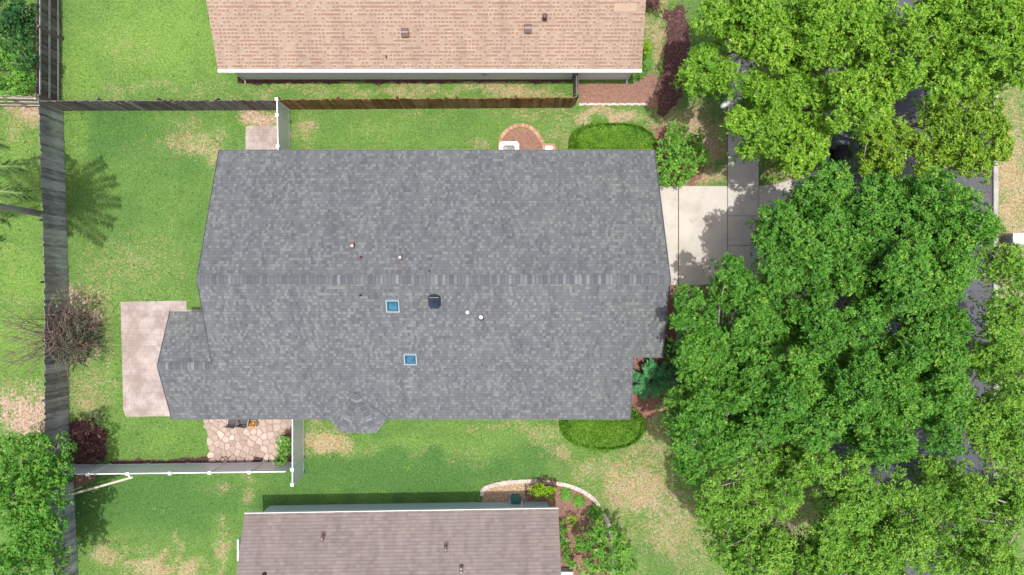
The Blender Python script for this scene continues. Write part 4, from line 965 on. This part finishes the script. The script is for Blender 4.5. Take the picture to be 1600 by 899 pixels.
tree('yellow-green tree at the top between the tan-roofed house and the street',G(1228,70),under(Z(A_,0,7.4,1.05),12,2.0),'leaf_a',g1,gap=.06,twig=.3,**kw)
tree('yellow-green tree over the pavement right of the street lamp, above the drive',G(1240,205),under(Z(B_,0,7.2,0.95),9,2.0),'leaf_a',g1,gap=.06,twig=.3,**kw)
tree('bright tree at the top spreading over the road above the black bin',G(1262,120),under(Z(B2,0,7.8,1.05),12,2.0),'leaf_a',g1,gap=.08,twig=.4,**kw)
tree('bright tree filling the top right corner above the far kerb',G(1596,60),under(Z(C_,0,7.0,1.05),9,2.0),'leaf_a',g1,gap=.08,twig=.4,**kw)
tree('yellowest tree hanging over the road right of the black bin',G(1275,200),Z(D_,0,6.6,.6),'leaf_y',g1,gap=.10,twig=.3,fork=3.2,**kw)
kd=dict(k=9,dens=50,sub=19,subr=.28,L=.115,W=.066,skirt=9,flat=1.15)
tree('deep green dense tree at the right end of the drive',G(1222,400),under(Z(E_,260,8.2,0.95),16,1.8),'leaf_d',g1,gap=.03,twig=.15,**kd)
tree('deep green tree crown over the road below the yellowest tree',G(1262,505),under(Z(F_,260,8.0,1.05),16,1.6),'leaf_d',g1,gap=.05,twig=.25,**kd)
tree('deep green lobed tree beside the step in the grey roof',G(1085,555),under(Z(G_,260,7.2,0.85)+Z(G3,579,7.0,0.85),16,1.8),'leaf_d',g1,gap=.03,twig=.15,**kd)
tree('deep green tree in the middle of the big canopy right of the lobed tree',G(1232,585),under(Z(E4,260,7.8,0.95)+Z(E3,579,7.8,0.95),20,2.0),'leaf_d',g1,gap=.04,twig=.2,**kd)
tree('mid green tree over the road with asphalt showing past its right side',G(1270,640),under(Z(H2,260,7.6,0.95)+Z(H3,579,7.4,0.95),24,1.7),'leaf_d',g1,gap=.06,twig=.3,**kd)
ks=dict(k=8,dens=48,sub=17,L=.11,W=.055,skirt=10)
tree('thinner green tree along the right edge below the white and grey bin',G(1592,560),under(Z(I2,260,6.4,0.95)+Z(I3,579,6.4,0.95),8,2.0),'leaf_s',g1,gap=.16,twig=.6,**ks)
tree('sparse light green tree at the bottom beside the dry lawn',G(1196,705),under(Z(K1,579,6.8,.8),10,1.6),'leaf_s',g1,gap=.1,twig=.5,**ks)
tree('sparse yellow-green tree at the bottom with pale bare branches showing',G(1262,728),under(Z(K2,579,7.2,1.05),10,2.0),'leaf_s',g1,gap=.16,twig=.7,**ks)
tree('sparse yellow-green tree in the bottom right corner',G(1580,760),under(Z(K3,579,6.4,1.05),8,2.0),'leaf_s',g1,gap=.2,twig=.7,**ks)
def L1(lst,z,zr_=.4,f=1.0): return Z([(a,b,c) for a,b,c in lst],0,z,zr_,f,0,1.0)
g2='trees beyond the rear fence'
tree('leafy green tree at the bottom left overhanging the grey fences',G(40,760),under(L1([(40,722,42),(82,705,34),(25,790,48),(70,775,42),(58,835,46),(30,885,46),(78,872,34),(15,705,28),(97,740,24),(8,750,40),(75,745,34),(50,690,18),(72,815,40)],3.9,.5),8,1.2,.7),'leaf_d',g2,fork=1.4,tr=.13,gap=.05,twig=.2,k=8,dens=28,sub=9,L=.13,W=.07)
tree('dark dense tree in the top left corner behind the rail fence',G(22,30),L1([(12,18,38),(38,50,26),(20,60,30),(40,15,24),(44,95,18),(28,35,26)],2.2,.3),'leaf_dark',g2,fork=1.4,tr=.1,twig=.1,k=8,dens=34,sub=9,L=.12,W=.07)
tree('brighter bush-like tree below the dark tree in the top left corner',G(22,115),L1([(12,112,32),(32,128,20),(15,138,20),(36,92,16),(8,85,24),(46,125,14)],1.9,.2),'leaf_mid',g2,fork=1.2,tr=.08,twig=.1,k=8,dens=34,sub=9,L=.11,W=.06)

# palm beyond the rear fence
pb=G(74,336); t=thing('palm_tree','palm tree at the left edge whose fronds reach in over the grey fence','tree',pb,'trees beyond the rear fence')
top=pb+Vector((-.1,.15,8.0)); m=MB(); m.tube([pb,pb+Vector((0,0,.4)),pb.lerp(top,.5),top],[.24,.17,.15,.14],12); m.build('trunk',MT['bark'],t,True)
m=MB()
m.tube([top-Vector((0,0,.3)),top+Vector((0,0,.6))],[.16,.08],10); m.build('crown_shaft',MT['leaf_mid'],t,True)
for i in range(20):
    low=i>=15
    if i in (2,5,7,9,12,14): continue
    az=(i*2.39996+.1) if not low else (-.6+.3*(i-15)); el=RNG.uniform(.25,.95) if not low else RNG.uniform(-.05,.2); Lf=RNG.uniform(2.8,3.4) if not low else RNG.uniform(4.1,4.6); h=Vector((math.cos(az),math.sin(az),0)); pts=[]
    p=top+Vector((0,0,.4)); ang=el; st=Lf/14
    for j in range(15):
        pts.append(p.copy()); p=p+(h*math.cos(ang)+Vector((0,0,math.sin(ang))))*st; ang-=.05+.020*j if not low else .02+.012*j
    m=MB(); m.tube(pts,[.03*(1-j/16)+.004 for j in range(15)],5); st_=m.build('frond',MT['wood_pale'],t,True)
    B=[];D=[];Nn=[];L=[];W=[]
    for j in range(2,15):
        for r in range(13):
            u=(r)/13; a=pts[j-1].lerp(pts[j],u); d=(pts[j]-pts[j-1]).normalized(); s=d.cross(Vector((0,0,1))).normalized()
            for sd in (-1,1):
                B.append(a); v=d*RNG.uniform(.45,.8)+s*sd*RNG.uniform(.6,1.0)+Vector((0,0,RNG.uniform(-.75,.25))); D.append(v); Nn.append((RNG.normal(0,.4),RNG.normal(0,.4),1)); L.append((.78-.35*abs((j+u)/15-.45))*RNG.uniform(.8,1.15)); W.append(.032)
    V,F=leafquads(np.array(B),np.array(D),np.array(Nn),np.array(L),np.array(W)*1.3,.35)
    lf=npmesh('leaflets',V,F,MT['frond'],st_,{'var':('FLOAT',np.repeat(RNG.uniform(.25,.75,len(B)),4))})

# ------------------------------------------------------------------ clipped hedges and shrubs
def hedge(label,poly,h,mat,n,L=.085,W=.05):
    a=np.array(poly); c=a.mean(0); t=thing('hedge',label,'hedge',(c[0],c[1],0),'clipped oval hedges')
    m=MB(); k=len(poly); rings=[]
    for f,z in ((.88,0),(.86,h*.3),(.74,h*.6),(.58,h*.74),(.4,h*.82)): rings.append([(c[0]+(p[0]-c[0])*f,c[1]+(p[1]-c[1])*f,z-.06) for p in poly])
    m.add([p for r in rings for p in r],[(j*k+i,j*k+(i+1)%k,j*k+k+(i+1)%k,j*k+k+i) for j in range(4) for i in range(k)]+[tuple(range(4*k,5*k))]); m.build('twigs',MT['soil_dark'],t,True)
    lo,hi=a.min(0),a.max(0); x=RNG.uniform(lo[0]-.05,hi[0]+.05,n*2); y=RNG.uniform(lo[1]-.05,hi[1]+.05,n*2); i_=pip(x,y,poly); x=x[i_];y=y[i_]
    # distance to the rim by radial fraction
    an=np.arctan2(a[:,1]-c[1],a[:,0]-c[0]); rr=np.hypot(a[:,0]-c[0],a[:,1]-c[1]); o=np.argsort(an); R=np.interp(np.arctan2(y-c[1],x-c[0]),an[o],rr[o],period=2*np.pi); f=np.hypot(x-c[0],y-c[1])/R
    lump=(vnoise(x+50,y+50,.6,21)-.5)*.26+(vnoise(x+50,y+50,.22,22)-.5)*.2
    z=h*np.sqrt(np.clip(1-f**4,0,1))*.98+lump*np.clip(1-f**8,0,1)+.02
    out=np.stack([(x-c[0])/R*f**5,(y-c[1])/R*f**5,np.full_like(x,.6)],1)
    V1,F1_,A1=rosettes(np.stack([x,y,z],1),unit(out+RNG.normal(0,.25,(len(x),3))),5,L,W,.45+lump*1.3+RNG.normal(0,.17,len(x)))
    ns=n//2; q=RNG.uniform(0,2*np.pi,ns); Rq=np.interp(q,an[o],rr[o],period=2*np.pi); hz=RNG.uniform(.05,h*.9,ns); fz=1-.16*(hz/h)**2
    T=np.stack([c[0]+np.cos(q)*Rq*fz,c[1]+np.sin(q)*Rq*fz,hz],1)
    V2,F2_,A2=rosettes(T,np.stack([np.cos(q),np.sin(q),np.full(ns,.5)],1),5,L,W,.4+RNG.normal(0,.12,ns))
    lob=[]
    for _ in range(900):
        q=RNG.uniform(lo,hi); ins=[tuple(c+(np.array(p)-c)*.84) for p in poly]
        if pip(q[:1],q[1:2],ins)[0] and all(math.hypot(q[0]-l[0][0],q[1]-l[0][1])>.42 for l in lob):
            rim=pip(q[:1],q[1:2],[tuple(c+(np.array(p)-c)*.62) for p in poly])[0]; lob.append(((q[0],q[1],h*(.72 if rim else .5)+RNG.uniform(-.05,.09)),RNG.uniform(.26,.40)))
    V3,F3,A3,_=crown(lob,L=L*1.1,W=W*1.1,k=6,dens=70,sub=8,subr=.4,flat=.9,inner=0)
    npmesh('foliage',np.concatenate([V1,V2,V3]),np.concatenate([F1_,F2_+len(V1),F3+len(V1)+len(V2)]),MT['leaf_hedge'],t,{'var':('FLOAT',np.clip(np.concatenate([A1,A2,A3]),0,1))})
    EXCL.append([tuple(c+(np.array(p)-c)*.9) for p in poly])
def oval(pts,z): return [tuple(P(px,py,z)[:2]) for px,py in smooth(pts+[pts[0]],5)[:-1]]
hedge('long clipped oval hedge at the upper edge of the grey roof',oval([(893,222),(896,206),(912,195),(950,190),(990,192),(1015,200),(1029,215),(1032,240),(1026,262),(960,266),(900,262)],1.1),1.15,'leaf_hedge',7500)
hedge('clipped rounded hedge below the lower right corner of the grey roof',oval([(880,648),(878,672),(890,692),(920,702),(955,704),(985,699),(1003,688),(1009,672),(1002,652),(940,640)],1.0),1.05,'leaf_hedge',6500)

def sprays(name,label,cat,base,n,Lb,h,mat,group=None,rough=.5,leafL=.12,leafW=.06,spread=1.0):
    """arching leafy sprays radiating from a clump, leaves set in two rows along each spray"""
    b=Vector(base); t=thing(name,label,cat,b,group); m=MB(); B=[];D=[];N_=[];L=[];va=[]
    for i in range(n):
        az=RNG.uniform(0,2*np.pi); hv=Vector((math.cos(az),math.sin(az),0)); l=Lb*RNG.uniform(.6,1.1)*math.sqrt(RNG.uniform(.3,1)); hh=h*RNG.uniform(.65,1.15); pts=[]; v0=RNG.uniform(.25,.75)
        for j in range(12):
            u=j/11; pts.append(b+hv*(l*u**1.15*spread)+Vector((0,0,hh*math.sin(min(1,u*1.25+.08)*math.pi*.55)))+Vector((0,0,RNG.normal(0,.015))))
        m.tube(pts,[.014*(1-.8*j/11) for j in range(12)],4,False)
        for j in range(3,12):
            for r in range(3):
                a=pts[j-1].lerp(pts[j],r/3); d=(pts[j]-pts[j-1]).normalized(); s=d.cross(Vector((0,0,1)))
                if s.length<1e-3: s=Vector((1,0,0))
                s.normalize()
                for sd in (-1,1): B.append(a); D.append(d*.5+s*sd+Vector((0,0,RNG.uniform(-.2,.35)))); N_.append((RNG.normal(0,.35),RNG.normal(0,.35),1)); L.append(leafL*RNG.uniform(.75,1.2)); va.append(v0+RNG.normal(0,.08))
    V,F=leafquads(np.array(B),np.array(D),np.array(N_),np.array(L),np.full(len(B),leafW),.2)
    npmesh('foliage',V,F,MT[mat],t,{'var':('FLOAT',np.repeat(np.clip(va,0,1),4))}); m.build('stems',MT['bark_dark'],t,True); return t
def cl(px,py,r,z): c=P(px,py,z); return (tuple(c),r*S*(H-z)/H)
shrub('large_shrub','bright green arching shrub between the upper hedge and the drive','shrub',G(1052,243),[cl(1062,240,30,2.0),cl(1043,262,24,1.7),cl(1085,222,20,1.7),cl(1055,205,18,1.5),cl(1045,225,20,1.9),cl(1072,262,20,1.5),cl(1095,245,16,1.3),cl(1062,280,14,1.1),cl(1040,282,12,1.1)],'leaf_mid',None,8,k=7,dens=26,sub=12,L=.14,W=.07,gap=.12)
sprays('fern_shrub','blue-green feathery shrub in the notch of the grey roof','shrub',G(1014,592),60,1.35,1.15,'leaf_blue',None,leafL=.15,leafW=.07)
shrub('low_shrub','dark green low shrub in tree shade right of the feathery shrub','shrub',G(1050,590),[cl(1052,570,20,.8),cl(1068,560,16,.8),cl(1045,545,12,.8),cl(1060,600,16,.7)],'leaf_dark',None,3,k=7,dens=26,sub=8,L=.13,W=.07)
shrub('small_shrub','yellow-green shrub at the right rake of the tan roof, upper of two','shrub',G(1008,84),[cl(1012,82,9,.8),cl(1009,72,7,.7)],'leaf_bright',None,3,k=6,dens=40,sub=7,L=.10,W=.05,gap=.15)
shrub('small_shrub','mid green shrub at the lower right corner of the tan roof','shrub',G(1002,108),[cl(1008,104,10,.8),cl(1000,114,8,.6)],'leaf_mid',None,3,k=6,dens=40,sub=7,L=.10,W=.05,gap=.15)
shrub('purple_shrub','dark wine shrub at the top edge beside the tan roof','shrub',G(1016,8),[cl(1018,6,10,.7),cl(1028,12,8,.6)],'leaf_wine',None,3,k=6,dens=40,sub=7,L=.10,W=.05,gap=.1)
shrub('small_shrub','small dark shrub tucked at the bottom right corner of the grey roof','shrub',G(990,650),[cl(990,648,8,.5)],'leaf_mid',None,2,k=6,dens=45,sub=6,L=.09,W=.05)
shrub('golden_shrub','bright lime shrub beside the curved brick edging','shrub',G(846,766),[cl(838,767,11,.55),cl(853,769,12,.55),cl(862,766,8,.5),cl(845,762,9,.5)],'leaf_bright',None,3,k=7,dens=60,sub=8,L=.09,W=.045)
shrub('purple_shrub','dark purple shrub behind the bright lime shrub','shrub',G(845,756),[cl(836,757,9,.35),cl(850,754.5,9,.35),cl(863,757,8,.35)],'leaf_wine',None,3,k=6,dens=55,sub=7,L=.08,W=.045)
def tuft(label,px,py,r,n,mat='leaf_mid'):
    b=G(px,py); t=thing('grass_tuft',label,'plant',b,'grassy tufts in the curved bed'); az=RNG.uniform(0,2*np.pi,n); e=RNG.uniform(.2,1.3,n)
    D=np.stack([np.cos(az),np.sin(az),e],1); B=np.tile(np.array(b),(n,1))+RNG.normal(0,.03,(n,3))*[1,1,0]
    V,F=leafquads(B,D,np.tile([0,0,1.],(n,1))+RNG.normal(0,.1,(n,3)),RNG.uniform(.6,1.1,n)*r*1.25,np.full(n,.035),.35)
    npmesh('blades',V,F,MT[mat],t,{'var':('FLOAT',np.repeat(RNG.uniform(.2,.8,n),4))}); return t
tuft('upper grassy tuft in the curved bed, just right of the lime shrub',884,771.5,.34,170); tuft('second grassy tuft in the curved bed, below the upper tuft',904.5,782,.34,170); tuft('largest dark grassy tuft in the curved bed by the brick edging',931,802,.48,260,'leaf_mid')
shrub('variegated_shrub','yellow speckled thin shrub in the middle of the curved bed','shrub',G(895,818),[cl(893,811,9,.6),cl(900,822,10,.6)],'leaf_bright',None,4,k=5,dens=20,sub=6,L=.09,W=.05,gap=.3)
shrub('small_shrub','small green shrub against the right rake of the brown roof','shrub',G(876,822),[cl(877,819,7,.5),cl(880,830,6,.5)],'leaf_mid',None,2,k=6,dens=50,sub=6,L=.09,W=.05)
shrub('small_shrub','dark leafy shrub lower along the right rake of the brown roof','shrub',G(884,848),[cl(880,845,9,.6),cl(886,857,9,.6),cl(884,870,8,.6)],'leaf_mid',None,3,k=6,dens=40,sub=7,L=.11,W=.055,gap=.15)
shrub('small_shrub','single leafy plant above the pale blue unit','shrub',G(891,878),[cl(893,880,6,.7)],'leaf_mid',None,2,k=6,dens=40,sub=5,L=.14,W=.07)
shrub('large_shrub','large bright green shrub over the lower end of the curved brick edging','shrub',G(940,850),[cl(930,828,20,2.2),cl(945,850,26,2.4),cl(915,845,16,2.0),cl(965,838,18,2.1),cl(930,872,22,2.1),cl(960,878,22,2.0),cl(975,858,16,1.9),cl(920,890,18,1.8),cl(985,880,14,1.8),cl(950,900,20,1.8),cl(905,850,12,1.8),cl(970,900,16,1.6)],'leaf_mid',None,9,k=7,dens=24,sub=9,L=.14,W=.075,gap=.12)
shrub('small_shrub','glossy green shrub against the white fence on the flagstones','shrub',G(444,701),[cl(443,690,12,.9),cl(444,704,13,.9),cl(441,717,11,.8),cl(449,697,9,.9)],'leaf_mid',None,3,k=7,dens=50,sub=8,L=.10,W=.055)
shrub('small_shrub','small burgundy plant above the glossy shrub by the white fence','shrub',G(449,679),[cl(450,679,6,.6)],'leaf_wine',None,3,k=6,dens=55,sub=6,L=.09,W=.045)
shrub('burgundy_shrub','low burgundy shrub on dark mulch in the corner of the fences','shrub',G(138,690),[cl(125,675,13,.6),cl(145,672,13,.6),cl(132,695,15,.6),cl(152,698,12,.6),cl(125,712,12,.5),cl(146,715,12,.5),cl(158,680,8,.5)],'leaf_wine',None,5,k=6,dens=26,sub=9,L=.08,W=.045,gap=.1)
shrub('thin_shrub','thin grey-green shrub above the burgundy shrub','shrub',G(146,655),[cl(140,652,10,.7),cl(155,660,12,.6),cl(150,645,8,.7)],'leaf_grey',None,6,k=5,dens=20,sub=7,L=.09,W=.045,gap=.3)
shrub('thin_shrub','thin wine-tinted shrub outside the grey fence above the leafy tree','shrub',G(66,680),[cl(60,672,12,.7),cl(52,684,10,.7)],'leaf_grey',None,6,k=5,dens=22,sub=7,L=.09,W=.045,gap=.3)

# tangled, half bare shrub on the rear fence
t=thing('bare_shrub','tangled half-bare brown shrub spilling over the rear grey fence','shrub',G(122,525)); base=G(124,523); m=MB()
for i in range(200):
    a=base+Vector((RNG.normal(0,.35),RNG.normal(0,.7),0)); e=P(105+RNG.normal(0,20),522+RNG.normal(0,34),RNG.uniform(1.2,2.5)); m.tube(bend(a,e,.3,7,.25),[.022,.02,.018,.014,.011,.008,.004],5)
for i in range(40):
    py=470+i*3.4; a=base+Vector((RNG.normal(-.2,.2),RNG.normal(0,.4),1.0)); e=P(RNG.uniform(-25,45),py+RNG.normal(0,10),RNG.uniform(1.6,2.4)); m.tube(bend(a,e,.5,9,.10),[.020,.018,.016,.014,.012,.010,.008,.006,.004],5)
    q=a.lerp(e,.6)+Vector((0,0,.3)); 
    for j in range(2): m.tube(bend(q,q+Vector((RNG.uniform(-.9,-.3),RNG.normal(0,.3),RNG.uniform(-.2,.2))),.05,5,.2),[.010,.009,.007,.005,.003],4)
for i in range(26):
    a=base+Vector((RNG.normal(.2,.2),RNG.normal(0,.4),.8)); e=P(RNG.uniform(145,185),490+RNG.uniform(-8,90),RNG.uniform(.5,1.5)); m.tube(bend(a,e,.3,8,.15),[.018,.016,.014,.012,.010,.008,.006,.004],5)
m.build('branches',MT['bark_dark'],t,True)
V,F,A,_=crown([cl(118,500,18,1.7),cl(110,535,22,1.7),cl(125,555,20,1.5),cl(100,560,16,1.5),cl(122,475,12,1.5),cl(132,520,16,1.3),cl(95,470,14,1.6)],L=.085,W=.045,k=5,dens=20,sub=10,gap=.2)
npmesh('foliage',V,F,MT['leaf_grey'],t,{'var':('FLOAT',np.clip(A,0,1))})
V,F,A,_=crown([cl(108,522,22,1.6),cl(118,560,18,1.5),cl(112,490,14,1.5),cl(130,540,14,1.3)],L=.09,W=.04,k=5,dens=11,sub=8,gap=.2)
MT['leaf_dry']=leafmat('withered_leaf',(.06,.04,.035),(.15,.105,.085),(.26,.20,.16),(.4,.34,.27),tr=.1)
npmesh('dry_leaves',V,F,MT['leaf_dry'],t,{'var':('FLOAT',np.clip(A,0,1))})

# ------------------------------------------------------------------ grass blades and fallen leaves
N=330000
x=RNG.uniform(gx(-20),gx(1640),N); y=RNG.uniform(-15.3,15.3,N); keep=np.ones(N,bool)
for p in EXCL: keep&=~pip(x,y,p)
x=x[keep];y=y[keep]; fv=field(x,y); k=(RNG.random(len(x))>fv[:,2]*.9)&(RNG.random(len(x))>fv[:,0]*.35); x=x[k];y=y[k];fv=fv[k]; n=len(x)
az=RNG.uniform(0,2*np.pi,n); tl=RNG.uniform(.5,1.6,n); l=RNG.uniform(.05,.10,n)*(1-.3*fv[:,0]); wd=RNG.uniform(.014,.03,n)
B=np.stack([x,y,np.full(n,-.004)],1); D=unit(np.stack([np.cos(az)*tl,np.sin(az)*tl,np.ones(n)],1)); sd=np.stack([-np.sin(az),np.cos(az),np.zeros(n)],1)
V=np.stack([B-sd*wd[:,None]/2,B+sd*wd[:,None]/2,B+D*l[:,None]],1).reshape(-1,3)
o=npmesh('grass',V,np.arange(n*3).reshape(-1,3),MT['blade'],None,{'lawn':('FLOAT_COLOR',np.repeat(fv,3,0))}); tag(o,'short lawn grass with straw-coloured dry patches','grass',kind='stuff')
n=4200; wx=RNG.uniform(gx(-10),gx(1630),n); wy=RNG.uniform(-15,15,n); kp=np.ones(n,bool)
for p in EXCL: kp&=~pip(wx,wy,p)
kp&=vnoise(wx+90,wy+90,1.6,31)>.55
wx=wx[kp];wy=wy[kp]
V,F,A=rosettes(np.stack([wx,wy,np.full(len(wx),.02)],1),np.tile([0,0,1.],(len(wx),1)),7,.09,.045,RNG.uniform(.1,.8,len(wx)),(.1,.5))
o=npmesh('weeds',V,F,MT['leaf_mid'],None,{'var':('FLOAT',np.clip(A,0,1))}); tag(o,'broad-leaved weeds in the lawn','weeds',kind='stuff')
n=5200; x=np.concatenate([RNG.normal(gx(1546),.13,1300),RNG.normal(gx(1302),.15,900),RNG.uniform(gx(1140),gx(1550),1200),RNG.uniform(gx(1190),gx(1290),1800)]); y=RNG.uniform(-15,15,n)
z=np.where((x>gx(1297.5))&(x<gx(1552)),-.105,.03)
V,F=leafquads(np.stack([x,y,z+RNG.uniform(0,.012,n)],1),RNG.normal(size=(n,3))*[1,1,.15],np.array([0,0,1])+RNG.normal(0,.25,(n,3)),RNG.uniform(.05,.11,n),RNG.uniform(.03,.06,n),.1)
o=npmesh('fallen_leaves',V,F,MT['litter']); tag(o,'brown fallen leaves in the gutters and under the trees','leaf litter',kind='stuff')
